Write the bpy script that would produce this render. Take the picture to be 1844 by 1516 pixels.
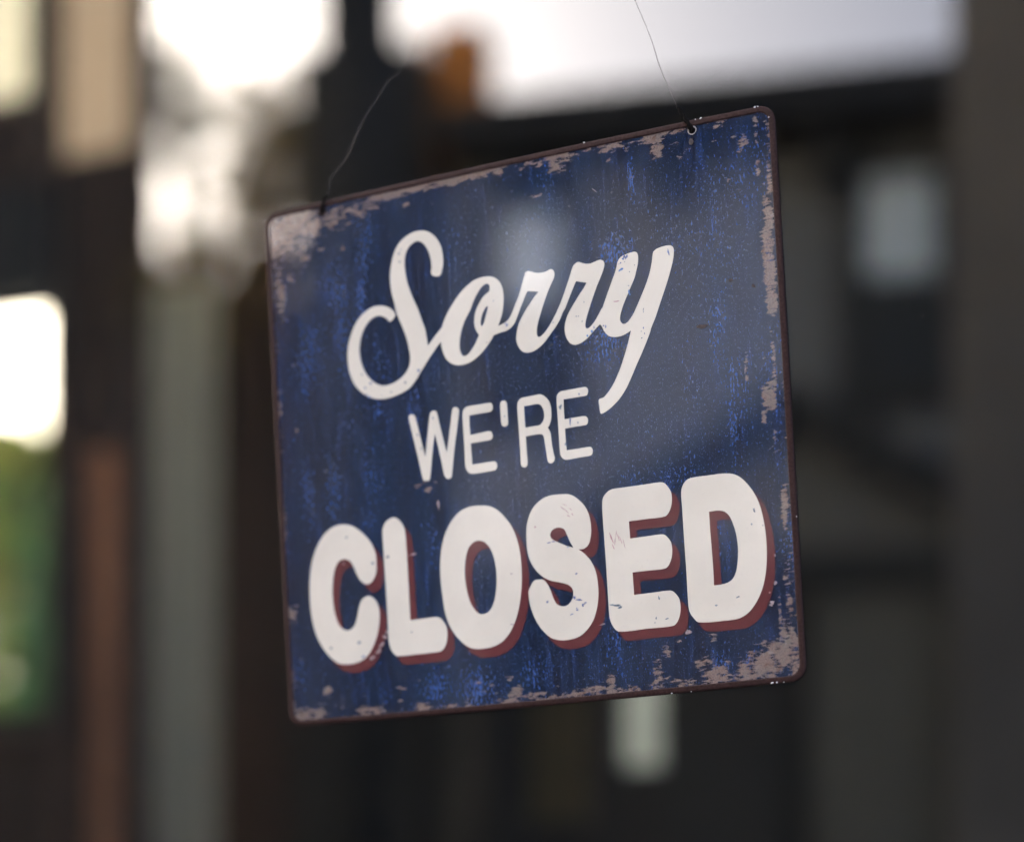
import bpy, bmesh, math, random
import numpy as np
from mathutils import Vector, Matrix, noise
from mathutils.geometry import tessellate_polygon

# ------------------------------------------------------------------ scene, camera, sky, sun
scene = bpy.context.scene
for o in list(bpy.data.objects):
    bpy.data.objects.remove(o)
col = scene.collection
R = math.radians
random.seed(7)

YAW, ROLL = R(18.570), R(3.237)
CAM = Vector((0.22386, -0.61784, 1.43867))
SIGN = Vector((0.0, -0.0055, 1.62))

cd = bpy.data.cameras.new('camera')
cam = bpy.data.objects.new('camera', cd)
col.objects.link(cam)
cam.location = CAM
cam.rotation_euler = (R(90), 0, YAW)
cd.sensor_fit = 'HORIZONTAL'
cd.sensor_width = 36
cd.lens = 50
cd.shift_x, cd.shift_y = -0.04244, 0.39802
cd.clip_start, cd.clip_end = 0.05, 2000
cd.dof.use_dof = True
cd.dof.focus_distance = 0.628
cd.dof.aperture_fstop = 2.0
cd.dof.aperture_blades = 0
scene.camera = cam

SUN_EL, SUN_AZ = R(24), R(231)          # azimuth clockwise from +Y
world = bpy.data.worlds.new('World')
scene.world = world
world.use_nodes = True
wn = world.node_tree
sky = wn.nodes.new('ShaderNodeTexSky')
sky.sky_type = 'NISHITA'
sky.sun_disc = False
sky.sun_elevation = SUN_EL
sky.sun_rotation = SUN_AZ
sky.air_density = 0.2
sky.dust_density = 2.2
sky.ozone_density = 0.0
bg = wn.nodes['Background']
wn.links.new(sky.outputs[0], bg.inputs[0])
bg.inputs[1].default_value = 0.12

sd = bpy.data.lights.new('sun', 'SUN')
sd.energy = 2.8
sd.angle = R(0.6)
sd.color = (1.0, 0.9, 0.76)
sun = bpy.data.objects.new('sun', sd)
col.objects.link(sun)
to_sun = Vector((math.sin(SUN_AZ) * math.cos(SUN_EL), math.cos(SUN_AZ) * math.cos(SUN_EL), math.sin(SUN_EL)))
sun.rotation_euler = to_sun.to_track_quat('Z', 'Y').to_euler()
sun.location = to_sun * 40

vs = scene.view_settings
vs.view_transform = 'Standard'
vs.look = 'None'
vs.exposure = 3.9
vs.gamma = 1.0
scene.cycles.max_bounces = 8
scene.cycles.transparent_max_bounces = 16
scene.cycles.use_denoising = True
scene.cycles.caustics_reflective = False
scene.cycles.sample_clamp_indirect = 12


# ------------------------------------------------------------------ helpers
def obj(name, me, mat=None, parent=None, smooth=False):
    if isinstance(me, bmesh.types.BMesh):
        bm = me
        me = bpy.data.meshes.new(name)
        bm.to_mesh(me)
        bm.free()
    if mat is not None:
        me.materials.append(mat)
    if smooth:
        for p in me.polygons:
            p.use_smooth = True
    o = bpy.data.objects.new(name, me)
    col.objects.link(o)
    if parent is not None:
        o.parent = parent
    return o


def empty(name, loc, rot=(0, 0, 0), label=None, cat=None, group=None):
    o = bpy.data.objects.new(name, None)
    o.empty_display_size = 0.02
    o.location = loc
    o.rotation_euler = rot
    col.objects.link(o)
    tag(o, label, cat, group)
    return o


def tag(o, label=None, cat=None, group=None, kind=None):
    if label:
        o['label'] = label
    if cat:
        o['category'] = cat
    if group:
        o['group'] = group
    if kind:
        o['kind'] = kind
    return o


def box(bm, x0, x1, y0, y1, z0, z1, bevel=0.0):
    v = [bm.verts.new((x, y, z)) for x in (x0, x1) for y in (y0, y1) for z in (z0, z1)]
    fs = [(0, 1, 3, 2), (4, 6, 7, 5), (0, 4, 5, 1), (2, 3, 7, 6), (0, 2, 6, 4), (1, 5, 7, 3)]
    f = [bm.faces.new([v[i] for i in q]) for q in fs]
    if bevel:
        ed = list({e for q in f for e in q.edges})
        bmesh.ops.bevel(bm, geom=ed, offset=bevel, segments=2, affect='EDGES', profile=0.6)
    return bm


def boxo(name, b, mat, parent=None, bevel=0.0):
    return obj(name, box(bmesh.new(), *b, bevel=bevel), mat, parent)


def prism(pts, y0, y1):
    """Polygon given in x,z; solid between two y."""
    bm = bmesh.new()
    n = len(pts)
    a = [bm.verts.new((p[0], y0, p[1])) for p in pts]
    b = [bm.verts.new((p[0], y1, p[1])) for p in pts]
    bm.faces.new(a)
    bm.faces.new(b[::-1])
    for i in range(n):
        bm.faces.new((a[i], a[(i + 1) % n], b[(i + 1) % n], b[i]))
    bmesh.ops.recalc_face_normals(bm, faces=bm.faces)
    return bm


def tube(bm, path, radii, sides=8, cap=True):
    """Tube along 3-D points with a radius at each."""
    path = [Vector(p) for p in path]
    if not hasattr(radii, '__len__'):
        radii = [radii] * len(path)
    rings = []
    up = Vector((0.13, 0.9, 0.2)).normalized()
    for i, p in enumerate(path):
        d = (path[min(i + 1, len(path) - 1)] - path[max(i - 1, 0)]).normalized()
        s = d.cross(up).normalized()
        t = s.cross(d).normalized()
        rings.append([bm.verts.new(p + radii[i] * (math.cos(k * 2 * math.pi / sides) * s + math.sin(k * 2 * math.pi / sides) * t)) for k in range(sides)])
    for i in range(len(rings) - 1):
        for k in range(sides):
            bm.faces.new((rings[i][k], rings[i][(k + 1) % sides], rings[i + 1][(k + 1) % sides], rings[i + 1][k]))
    if cap:
        bm.faces.new(rings[0][::-1])
        bm.faces.new(rings[-1])
    return bm


def smooth_path(pts, n=8):
    pts = [Vector(p) for p in pts]
    out = []
    for i in range(len(pts) - 1):
        p0, p1, p2, p3 = pts[max(i - 1, 0)], pts[i], pts[i + 1], pts[min(i + 2, len(pts) - 1)]
        for k in range(n):
            t = k / n
            out.append(0.5 * ((2 * p1) + (p2 - p0) * t + (2 * p0 - 5 * p1 + 4 * p2 - p3) * t * t + (3 * p1 - p0 - 3 * p2 + p3) * t ** 3))
    out.append(pts[-1])
    return out


# ------------------------------------------------------------------ materials
class NT:
    def __init__(self, name):
        self.m = bpy.data.materials.new(name)
        self.m.use_nodes = True
        self.t = self.m.node_tree
        self.t.nodes.clear()
        self.out = self.t.nodes.new('ShaderNodeOutputMaterial')

    def n(self, typ, **kw):
        nd = self.t.nodes.new(typ)
        for k, v in kw.items():
            setattr(nd, k, v)
        return nd

    def link(self, a, b):
        self.t.links.new(a, b)

    def coord(self, scale=(1, 1, 1), loc=(0, 0, 0)):
        tc = self.n('ShaderNodeTexCoord')
        mp = self.n('ShaderNodeMapping')
        mp.inputs['Scale'].default_value = scale
        mp.inputs['Location'].default_value = loc
        self.link(tc.outputs['Object'], mp.inputs['Vector'])
        return mp.outputs['Vector']

    def noise(self, vec, scale=1.0, detail=3.0, rough=0.55):
        nd = self.n('ShaderNodeTexNoise')
        nd.inputs['Scale'].default_value = scale
        nd.inputs['Detail'].default_value = detail
        nd.inputs['Roughness'].default_value = rough
        self.link(vec, nd.inputs['Vector'])
        return nd.outputs['Fac']

    def math(self, op, a, b=None, c=None, clamp=False):
        nd = self.n('ShaderNodeMath', operation=op, use_clamp=clamp)
        for i, v in enumerate((a, b, c)):
            if v is None:
                continue
            if isinstance(v, (int, float)):
                nd.inputs[i].default_value = v
            else:
                self.link(v, nd.inputs[i])
        return nd.outputs[0]

    def step(self, v, lo, hi, to0=0.0, to1=1.0):
        nd = self.n('ShaderNodeMapRange', interpolation_type='SMOOTHSTEP')
        nd.inputs[1].default_value = lo
        nd.inputs[2].default_value = hi
        nd.inputs[3].default_value = to0
        nd.inputs[4].default_value = to1
        self.link(v, nd.inputs[0])
        return nd.outputs[0]

    def mix(self, fac, a, b):
        nd = self.n('ShaderNodeMix', data_type='RGBA')
        for i, v in ((0, fac), (6, a), (7, b)):
            if isinstance(v, (int, float)):
                nd.inputs[i].default_value = v
            elif isinstance(v, tuple):
                nd.inputs[i].default_value = (*v, 1)
            else:
                self.link(v, nd.inputs[i])
        return nd.outputs[2]

    def principled(self, colour, rough=0.5, metallic=0.0, coat=0.0, coat_rough=0.03, coat_ior=1.5, spec=0.5, bump=None, bump_dist=0.0001, bump_str=0.3):
        p = self.n('ShaderNodeBsdfPrincipled')
        for key, v in (('Base Color', colour), ('Roughness', rough)):
            if isinstance(v, tuple):
                p.inputs[key].default_value = (*v, 1)
            elif isinstance(v, (int, float)):
                p.inputs[key].default_value = v
            else:
                self.link(v, p.inputs[key])
        p.inputs['Metallic'].default_value = metallic
        p.inputs['Specular IOR Level'].default_value = spec
        p.inputs['Coat Weight'].default_value = coat
        p.inputs['Coat Roughness'].default_value = coat_rough
        p.inputs['Coat IOR'].default_value = coat_ior
        if bump is not None:
            b = self.n('ShaderNodeBump')
            b.inputs['Strength'].default_value = bump_str
            b.inputs['Distance'].default_value = bump_dist
            self.link(bump, b.inputs['Height'])
            self.link(b.outputs[0], p.inputs['Normal'])
        self.link(p.outputs[0], self.out.inputs[0])
        return self.m


def plain(name, c, rough=0.7, var=0.15, scale=6.0, **kw):
    """A painted or natural surface with a little uneven tone."""
    t = NT(name)
    f = t.noise(t.coord((scale,) * 3), 1.0, 4.0)
    a = tuple(x * (1 - var) for x in c)
    b = tuple(min(1, x * (1 + var)) for x in c)
    return t.principled(t.mix(t.step(f, 0.3, 0.7), a, b), rough, **kw)


def fabric(name, c, trans, weave=0.0):
    """Cloth that lets some daylight through."""
    t = NT(name)
    f = t.noise(t.coord((40, 40, 12)), 1.0, 3.0)
    cc = t.mix(t.step(f, 0.3, 0.7), tuple(x * 0.85 for x in c), c)
    d = t.n('ShaderNodeBsdfDiffuse')
    tr = t.n('ShaderNodeBsdfTranslucent')
    t.link(cc, d.inputs[0])
    t.link(cc, tr.inputs[0])
    m = t.n('ShaderNodeMixShader')
    m.inputs[0].default_value = trans
    t.link(d.outputs[0], m.inputs[1])
    t.link(tr.outputs[0], m.inputs[2])
    op = t.n('ShaderNodeBsdfTransparent')            # open weave
    op.inputs[0].default_value = (*[min(1, x * 1.3) for x in c], 1)
    m2 = t.n('ShaderNodeMixShader')
    m2.inputs[0].default_value = weave
    t.link(m.outputs[0], m2.inputs[1])
    t.link(op.outputs[0], m2.inputs[2])
    t.link(m2.outputs[0], t.out.inputs[0])
    return t.m


def leafmat(name, c, c2):
    t = NT(name)
    f = t.noise(t.coord((5, 5, 5)), 1.0, 2.0)
    cc = t.mix(t.step(f, 0.35, 0.65), c, c2)
    d = t.n('ShaderNodeBsdfDiffuse')
    tr = t.n('ShaderNodeBsdfTranslucent')
    t.link(cc, d.inputs[0])
    t.link(cc, tr.inputs[0])
    m = t.n('ShaderNodeMixShader')
    m.inputs[0].default_value = 0.6
    t.link(d.outputs[0], m.inputs[1])
    t.link(tr.outputs[0], m.inputs[2])
    t.link(m.outputs[0], t.out.inputs[0])
    return t.m


def glass_mat(name, ior):
    """Thin pane: mirror-like share by Fresnel on the faces met from outside, clear otherwise, faint dust film."""
    t = NT(name)
    fr = t.n('ShaderNodeFresnel')
    fr.inputs['IOR'].default_value = ior
    geo = t.n('ShaderNodeNewGeometry')
    inv = t.math('SUBTRACT', 1.0, geo.outputs['Backfacing'])
    fac = t.math('MULTIPLY', fr.outputs[0], inv)
    tr = t.n('ShaderNodeBsdfTransparent')
    tr.inputs[0].default_value = (0.93, 0.95, 0.94, 1)
    gl = t.n('ShaderNodeBsdfGlossy')
    gl.inputs['Roughness'].default_value = 0.0
    gl.inputs[0].default_value = (0.98, 1.0, 0.95, 1)
    m = t.n('ShaderNodeMixShader')
    t.link(fac, m.inputs[0])
    t.link(tr.outputs[0], m.inputs[1])
    t.link(gl.outputs[0], m.inputs[2])
    # dust film
    du = t.noise(t.coord((3, 3, 3)), 1.0, 5.0, 0.7)
    sp = t.noise(t.coord((900, 900, 900)), 1.0, 1.0)
    film = t.math('ADD', t.step(du, 0.35, 0.8, 0.0, 0.006), t.step(sp, 0.76, 0.8, 0.0, 0.06))
    di = t.n('ShaderNodeBsdfDiffuse')
    di.inputs[0].default_value = (0.6, 0.58, 0.55, 1)
    m2 = t.n('ShaderNodeMixShader')
    t.link(t.math('MULTIPLY', film, inv), m2.inputs[0])
    t.link(m.outputs[0], m2.inputs[1])
    t.link(di.outputs[0], m2.inputs[2])
    t.link(m2.outputs[0], t.out.inputs[0])
    return t.m


COAT = dict(coat=1.0, coat_rough=0.02, coat_ior=2.55, spec=0.0)


def print_blue():
    t = NT('printed blue enamel')
    wear = t.n('ShaderNodeAttribute', attribute_name='wear').outputs['Fac']
    fleck = t.n('ShaderNodeAttribute', attribute_name='fleck').outputs['Fac']
    big = t.noise(t.coord((16, 16, 9)), 1.0, 3.0)
    stain = t.noise(t.coord((120, 120, 18), (3, 1, 7)), 1.0, 4.0, 0.6)
    c = t.mix(t.step(big, 0.3, 0.7), (0.0045, 0.012, 0.028), (0.011, 0.027, 0.059))
    c = t.mix(t.step(stain, 0.42, 0.72), c, (0.006, 0.008, 0.019))
    # soft vertical runs of brighter blue
    run = t.noise(t.coord((420, 420, 42)), 1.0, 4.0, 0.62)
    runb = t.math('ADD', run, t.math('MULTIPLY', fleck, 0.11))
    c = t.mix(t.step(runb, 0.51, 0.76, 0.0, 0.75), c, (0.030, 0.066, 0.190))
    fine = t.noise(t.coord((900, 900, 48), (4, 6, 2)), 1.0, 3.0, 0.6)
    c = t.mix(t.step(fine, 0.52, 0.70, 0.0, 0.7), c, (0.030, 0.054, 0.120))
    c = t.mix(t.step(fine, 0.44, 0.28, 0.0, 0.6), c, (0.004, 0.006, 0.014))
    # small flecks
    fl = t.noise(t.coord((1100, 1100, 430)), 1.0, 2.5, 0.6)
    zone = t.noise(t.coord((60, 60, 25), (5, 2, 1)), 1.0, 2.0)
    flb = t.math('ADD', t.math('ADD', fl, t.math('MULTIPLY', fleck, 0.19)), t.math('MULTIPLY', t.math('SUBTRACT', zone, 0.5), 0.25))
    c = t.mix(t.step(flb, 0.625, 0.76, 0.0, 0.8), c, (0.058, 0.125, 0.33))
    fl2 = t.noise(t.coord((2400, 2400, 1200)), 1.0, 2.0, 0.6)
    c = t.mix(t.step(fl2, 0.53, 0.72, 0.0, 0.8), c, (0.042, 0.080, 0.200))
    # bare tan ground along the edges
    w1 = t.noise(t.coord((210, 210, 620)), 1.0, 5.0, 0.66)
    w2 = t.noise(t.coord((90, 90, 90), (1, 4, 2)), 1.0, 4.0, 0.6)
    ws = t.math('ADD', wear, t.math('ADD', t.math('MULTIPLY', t.math('SUBTRACT', w1, 0.5), 2.6), t.math('MULTIPLY', t.math('SUBTRACT', w2, 0.5), 1.1)))
    gr = t.noise(t.coord((1500, 1500, 1500)), 1.0, 3.0)
    tan = t.mix(t.step(gr, 0.3, 0.7), (0.185, 0.130, 0.104), (0.31, 0.228, 0.184))
    tan = t.mix(t.step(w2, 0.45, 0.75, 0.0, 0.6), tan, (0.190, 0.180, 0.150))
    ru = t.noise(t.coord((260, 260, 200), (9, 3, 5)), 1.0, 4.0, 0.65)
    tan = t.mix(t.step(ru, 0.54, 0.70, 0.0, 0.75), tan, (0.150, 0.070, 0.040))
    tan = t.mix(t.step(ru, 0.44, 0.30, 0.0, 0.55), tan, (0.36, 0.31, 0.27))
    c = t.mix(t.step(ws, 0.43, 0.74, 0.0, 0.92), c, tan)
    b = t.math('ADD', t.math('MULTIPLY', fl, 0.6), t.math('MULTIPLY', run, 0.6))
    return t.principled(c, 0.55, bump=b, bump_dist=0.00002, bump_str=0.12, **COAT)


def print_white(name='printed cream white'):
    t = NT(name)
    f = t.noise(t.coord((30, 30, 30)), 1.0, 4.0)
    g = t.noise(t.coord((700, 700, 700)), 1.0, 3.0)
    c = t.mix(t.step(f, 0.3, 0.7), (0.79, 0.74, 0.60), (0.86, 0.805, 0.655))
    c = t.mix(t.step(g, 0.55, 0.8, 0.0, 0.3), c, (0.70, 0.65, 0.52))
    chip = t.noise(t.coord((520, 520, 520), (2, 8, 4)), 1.0, 3.0, 0.7)
    zone = t.noise(t.coord((45, 45, 45), (7, 8, 4)), 1.0, 1.0)
    k = t.math('ADD', chip, t.math('MULTIPLY', t.math('SUBTRACT', zone, 0.5), 0.35))
    c = t.mix(t.step(k, 0.80, 0.84, 0.0, 0.7), c, (0.16, 0.18, 0.24))
    return t.principled(c, 0.55, **COAT)


def print_red():
    t = NT('printed maroon')
    g = t.noise(t.coord((1300, 1300, 1300)), 1.0, 3.0)
    c = t.mix(t.step(g, 0.3, 0.72), (0.134, 0.033, 0.033), (0.146, 0.038, 0.038))
    return t.principled(c, 0.55, **COAT)


def rim_mat():
    t = NT('brown lacquered tin edge')
    g = t.noise(t.coord((900, 900, 900)), 1.0, 4.0)
    f = t.noise(t.coord((60, 60, 60)), 1.0, 3.0)
    c = t.mix(t.step(g, 0.3, 0.7), (0.026, 0.013, 0.011), (0.046, 0.025, 0.021))
    c = t.mix(t.step(f, 0.5, 0.75, 0.0, 0.5), c, (0.020, 0.013, 0.012))
    return t.principled(c, 0.5, bump=g, bump_dist=0.00003, bump_str=0.25, spec=0.08)


MB_, MW, MR, MRIM = print_blue(), print_white(), print_red(), rim_mat()
M_chip = [plain('chip slate blue', (0.10, 0.14, 0.27), 0.6, 0.3, 900), plain('chip bright blue', (0.09, 0.20, 0.42), 0.6, 0.3, 900),
          plain('chip red scuff', (0.40, 0.22, 0.21), 0.6, 0.25, 900), plain('chip pale scuff', (0.27, 0.21, 0.20), 0.6, 0.3, 1200),
          plain('chip rust', (0.045, 0.030, 0.022), 0.7, 0.4, 900), plain('chip dark teal', (0.13, 0.17, 0.19), 0.6, 0.5, 900),
          plain('glint white tin', (0.85, 0.83, 0.80), 0.35, 0.05, 900)]  # last one: glint of bare metal put into a near white colour
M_glass = glass_mat('shop window glass', 2.05)
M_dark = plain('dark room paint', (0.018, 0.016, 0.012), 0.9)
M_wood = plain('brown stained wood', (0.10, 0.055, 0.035), 0.6, 0.3, 9)
M_siding = plain('grey siding', (0.25, 0.243, 0.222), 0.8, 0.12, 3)
M_trim = plain('near black trim', (0.030, 0.028, 0.026), 0.7)
M_shade_boards = plain('shade dark boards', (0.045, 0.038, 0.033), 0.8)  # shade under the eave and in the porch put into the board colour
M_roof = plain('dark shingle', (0.035, 0.032, 0.030), 0.9, 0.3, 8)
M_pillar = plain('grey render', (0.42, 0.34, 0.25), 0.85, 0.1, 4)
M_brown = plain('brown brick', (0.085, 0.060, 0.048), 0.85, 0.3, 7)
M_chimney = plain('orange brick', (0.9, 0.33, 0.07), 0.85, 0.1, 9)
M_blindw = plain('pale window blind', (0.80, 0.86, 0.84), 0.7, 0.03)
M_windowdark = plain('dark window glass', (0.035, 0.036, 0.034), 0.6)
M_stone = plain('grey paving', (0.22, 0.21, 0.20), 0.9, 0.2, 2)
def clear_line():
    t = NT('clear nylon line')
    tr = t.n('ShaderNodeBsdfTransparent')
    p = t.n('ShaderNodeBsdfPrincipled')
    p.inputs['Base Color'].default_value = (0.30, 0.27, 0.23, 1)
    p.inputs['Roughness'].default_value = 0.25
    m = t.n('ShaderNodeMixShader')
    m.inputs[0].default_value = 0.3
    t.link(tr.outputs[0], m.inputs[1])
    t.link(p.outputs[0], m.inputs[2])
    t.link(m.outputs[0], t.out.inputs[0])
    return t.m


M_clear = clear_line()
M_cord = plain('dark twine', (0.008, 0.007, 0.006), 0.9, 0.3, 900, spec=0.05)

# ------------------------------------------------------------------ setting: ground and the shop
bm = bmesh.new()
v = [bm.verts.new(p) for p in ((-400, -400, 0), (400, -400, 0), (400, 400, 0), (-400, 400, 0))]
bm.faces.new(v)
tag(obj('ground', bm, M_stone), kind='structure')

# dark shop interior behind the glass: walls, ceiling, floor
PX0, PX1, PZ0, PZ1 = -1.05, 0.85, 0.70, 2.95       # opening for the pane
RX0, RX1, RY1, RZ1 = -3.2, 1.3, 2.2, 3.9           # room
shop = empty('shop_building', (0, 0, 0), label='dark shop building around the glass the sign hangs on', cat='building')
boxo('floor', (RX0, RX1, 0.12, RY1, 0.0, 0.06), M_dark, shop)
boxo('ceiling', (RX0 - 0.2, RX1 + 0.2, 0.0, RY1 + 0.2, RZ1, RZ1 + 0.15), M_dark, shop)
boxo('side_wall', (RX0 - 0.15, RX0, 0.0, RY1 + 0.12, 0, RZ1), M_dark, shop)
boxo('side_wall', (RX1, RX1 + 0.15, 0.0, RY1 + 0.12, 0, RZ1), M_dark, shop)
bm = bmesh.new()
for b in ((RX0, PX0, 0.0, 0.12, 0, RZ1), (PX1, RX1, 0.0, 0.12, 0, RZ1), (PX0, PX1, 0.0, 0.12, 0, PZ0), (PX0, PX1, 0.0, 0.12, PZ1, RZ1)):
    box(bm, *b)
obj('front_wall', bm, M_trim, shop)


def wall_with_holes(x0, x1, z0, z1, y0, y1, holes):
    xs = sorted({x0, x1, *[h[0] for h in holes], *[h[1] for h in holes]})
    zs = sorted({z0, z1, *[h[2] for h in holes], *[h[3] for h in holes]})
    bm = bmesh.new()
    for i in range(len(xs) - 1):
        for k in range(len(zs) - 1):
            cx, cz = (xs[i] + xs[i + 1]) / 2, (zs[k] + zs[k + 1]) / 2
            if any(h[0] < cx < h[1] and h[2] < cz < h[3] for h in holes):
                continue
            box(bm, xs[i], xs[i + 1], y0, y1, zs[k], zs[k + 1])
    bmesh.ops.remove_doubles(bm, verts=bm.verts, dist=1e-6)
    return bm


BACK = [(-2.9, -2.0, 1.72, 2.72), (-2.9, -2.05, 3.19, 3.75), (-2.04, -1.765, 3.02, 3.75), (-1.96, -1.80, 1.1, 2.36), (-1.79, -1.53, 1.1, 2.74), (-0.605, -0.495, 1.565, 1.95), (-0.825, -0.645, 1.45, 1.95), (-0.085, 0.045, 2.52, 2.72)]  # openings behind the added cloths are made up with them
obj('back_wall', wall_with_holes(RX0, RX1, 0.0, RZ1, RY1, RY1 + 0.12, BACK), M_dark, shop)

# the window pane itself
pane = boxo('window_pane', (PX0 + 0.002, PX1 - 0.002, -0.0039, 0.002, PZ0 + 0.002, PZ1 - 0.002), M_glass)
tag(pane, 'large shop window pane full of blurred street reflections behind the hanging sign', 'window pane')

# ------------------------------------------------------------------ things deep in the shop and out at the back
def sheet(name, x0, x1, z0, z1, y, mat, folds=0, depth=0.0, parent=None):
    """Hanging cloth with real thickness; folds > 0 makes vertical pleats."""
    nx = max(2, folds * 8)
    bm = bmesh.new()
    rows = []
    for off in (0.0, 0.0012):
        for z in (z0, z1):
            rows.append([bm.verts.new((x0 + (x1 - x0) * i / nx, y + off + depth * math.sin(i / nx * folds * 2 * math.pi + 0.6 * math.sin(i * 0.7)), z)) for i in range(nx + 1)])
    a, b, c, d = rows
    for i in range(nx):
        bm.faces.new((a[i], a[i + 1], b[i + 1], b[i]))
        bm.faces.new((c[i], d[i], d[i + 1], c[i + 1]))
        bm.faces.new((a[i], c[i], c[i + 1], a[i + 1]))
        bm.faces.new((b[i], b[i + 1], d[i + 1], d[i]))
    bm.faces.new((a[0], b[0], d[0], c[0]))
    bm.faces.new((a[-1], c[-1], d[-1], b[-1]))
    return obj(name, bm, mat, parent)


YB = RY1 + 0.135                                     # cloths hang on the outer face of the rear wall


def hanging(name, label, cat, x0, x1, z0, z1, colour, trans, folds=0, depth=0.0, weave=0.0):
    t = empty(name, ((x0 + x1) / 2, YB + depth, z0), label=label, cat=cat)
    w = (x1 - x0) / 2
    sheet('cloth', -w, w, 0, z1 - z0, 0, fabric('cloth ' + label[:14], colour, trans, weave), folds, depth, t)
    obj('roller', tube(bmesh.new(), [(-w - 0.01, 0.0, z1 - z0 + 0.016), (w + 0.01, 0.0, z1 - z0 + 0.016)], 0.014, 12), M_trim, t)
    if not folds:
        boxo('hem_bar', (-w, w, -0.006, 0.006, -0.012, -0.001), M_wood, t, 0.002)
    return t


hanging('roller_blind', 'pale cream roller blind drawn over the far left transom', 'roller blind', -2.95, -2.125, 3.16, 3.82, (0.76, 0.74, 0.64), 0.75, weave=0.08)
hanging('roller_blind', 'tan roller blind over the transom right of the pale cream one', 'roller blind', -2.115, -1.835, 2.99, 3.82, (0.57, 0.50, 0.42), 0.7, weave=0.05)
hanging('grey_curtain', 'grey pleated curtain at the back of the shop', 'curtain', -1.865, -1.57, 1.0, 2.84, (0.44, 0.45, 0.43), 0.6, 4, 0.03)
hanging('roller_blind', 'pale green roller blind in the low rear window', 'roller blind', -0.655, -0.485, 1.53, 2.0, (0.60, 0.62, 0.57), 0.7, weave=0.01)  # opening and cloth added to make a pale reflected panel bright enough
hanging('roller_blind', 'olive green roller blind beside the pale green one', 'roller blind', -0.86, -0.665, 1.40, 2.0, (0.15, 0.13, 0.08), 0.5)  # cloth added to give the green blur next to it
hanging('roller_blind', 'small pale roller blind in the right rear window', 'roller blind', -0.10, 0.05, 2.50, 2.80, (0.14, 0.16, 0.155), 0.5)  # added behind the glass to lift the house window's reflected pane
hanging('brown_backlit_cloth', 'reddish brown curtain hanging left of the grey pleated one', 'curtain', -2.06, -1.872, 1.0, 2.45, (0.46, 0.31, 0.23), 0.6, 3, 0.02, weave=0.01)  # added cloth, lit from behind because brown timber there stays too dim
# brown timber post and rails at the rear door
t = empty('timber_post', (-1.915, RY1 - 0.06, 0.06), label='brown timber post with two rails left of the grey curtain', cat='post')
boxo('post', (-0.014, 0.014, -0.02, 0.02, 0, 2.9), M_wood, t, 0.006)
boxo('rail', (-0.40, -0.016, -0.02, 0.02, 1.60, 1.625), M_wood, t, 0.004)
boxo('rail', (0.016, 0.14, -0.02, 0.02, 2.25, 2.27), M_wood, t, 0.004)

# cream building added behind the shop as a warm, bright backing for its windows
t = empty('rear_reflector', (-8, 9.0, 0), label='sunlit cream building added as a reflector behind the rear windows of the shop', cat='building')
M_cream = plain('cream render', (0.80, 0.76, 0.66), 0.9, 0.06, 0.6)
boxo('wall', (-7, 5.5, 0, 5, 0, 11), M_cream, t)
boxo('roof', (-7.3, 5.8, -0.3, 5.3, 11, 11.3), M_roof, t)


def shrub(name, label, base, rx, ry, z0, z1, n, c, c2, size, seed):
    rnd = random.Random(seed)
    t = empty(name, base, label=label, cat='shrub')
    bm = bmesh.new()
    for i in range(n):
        a, r = rnd.random() * 6.283, rnd.random() ** 0.5
        zz = z0 + (z1 - z0) * rnd.random()
        taper = 1.0 - 0.55 * ((zz - z0) / (z1 - z0)) ** 2
        p = Vector((math.cos(a) * r * rx * taper, math.sin(a) * r * ry * taper, zz))
        d = Vector((rnd.gauss(0, 1), rnd.gauss(0, 1), rnd.gauss(0.2, 0.8))).normalized()
        s = d.cross(Vector((rnd.gauss(0, 1), rnd.gauss(0, 1), rnd.gauss(0, 1)))).normalized()
        L = size * rnd.uniform(0.7, 1.3)
        q = [p, p + d * L * 0.5 + s * L * 0.24, p + d * L, p + d * L * 0.5 - s * L * 0.24]
        bm.faces.new([bm.verts.new(x) for x in q])
    tag(obj('leaf_mass', bm, leafmat('leaves ' + name + str(seed), c, c2), t), kind='stuff')
    bm = bmesh.new()
    for k in range(5):
        a = k * 1.3
        tube(bm, [(0.02 * math.cos(a), 0.02 * math.sin(a), 0), (0.3 * rx * math.cos(a), 0.3 * ry * math.sin(a), z1 * 0.5), (0.6 * rx * math.cos(a), 0.6 * ry * math.sin(a), z1 * 0.92)], [0.022, 0.015, 0.006], 6)
    obj('stem', bm, M_wood, t)


shrub('leafy_shrub', 'yellow green shrub outside the left rear window', (-2.95, 3.3, 0), 0.5, 0.4, 0.3, 2.74, 13000, (0.38, 0.38, 0.09), (0.20, 0.34, 0.10), 0.07, 1)
shrub('leafy_shrub', 'dark green shrub beside the yellow green one at the rear', (-2.45, 2.95, 0), 0.3, 0.3, 0.3, 2.40, 10000, (0.06, 0.16, 0.07), (0.13, 0.24, 0.09), 0.06, 2)
shrub('leafy_shrub', 'broad low shrub behind the two taller ones at the rear', (-3.0, 4.1, 0), 0.9, 0.4, 0.2, 2.3, 9000, (0.08, 0.14, 0.05), (0.14, 0.2, 0.07), 0.08, 4)

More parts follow.
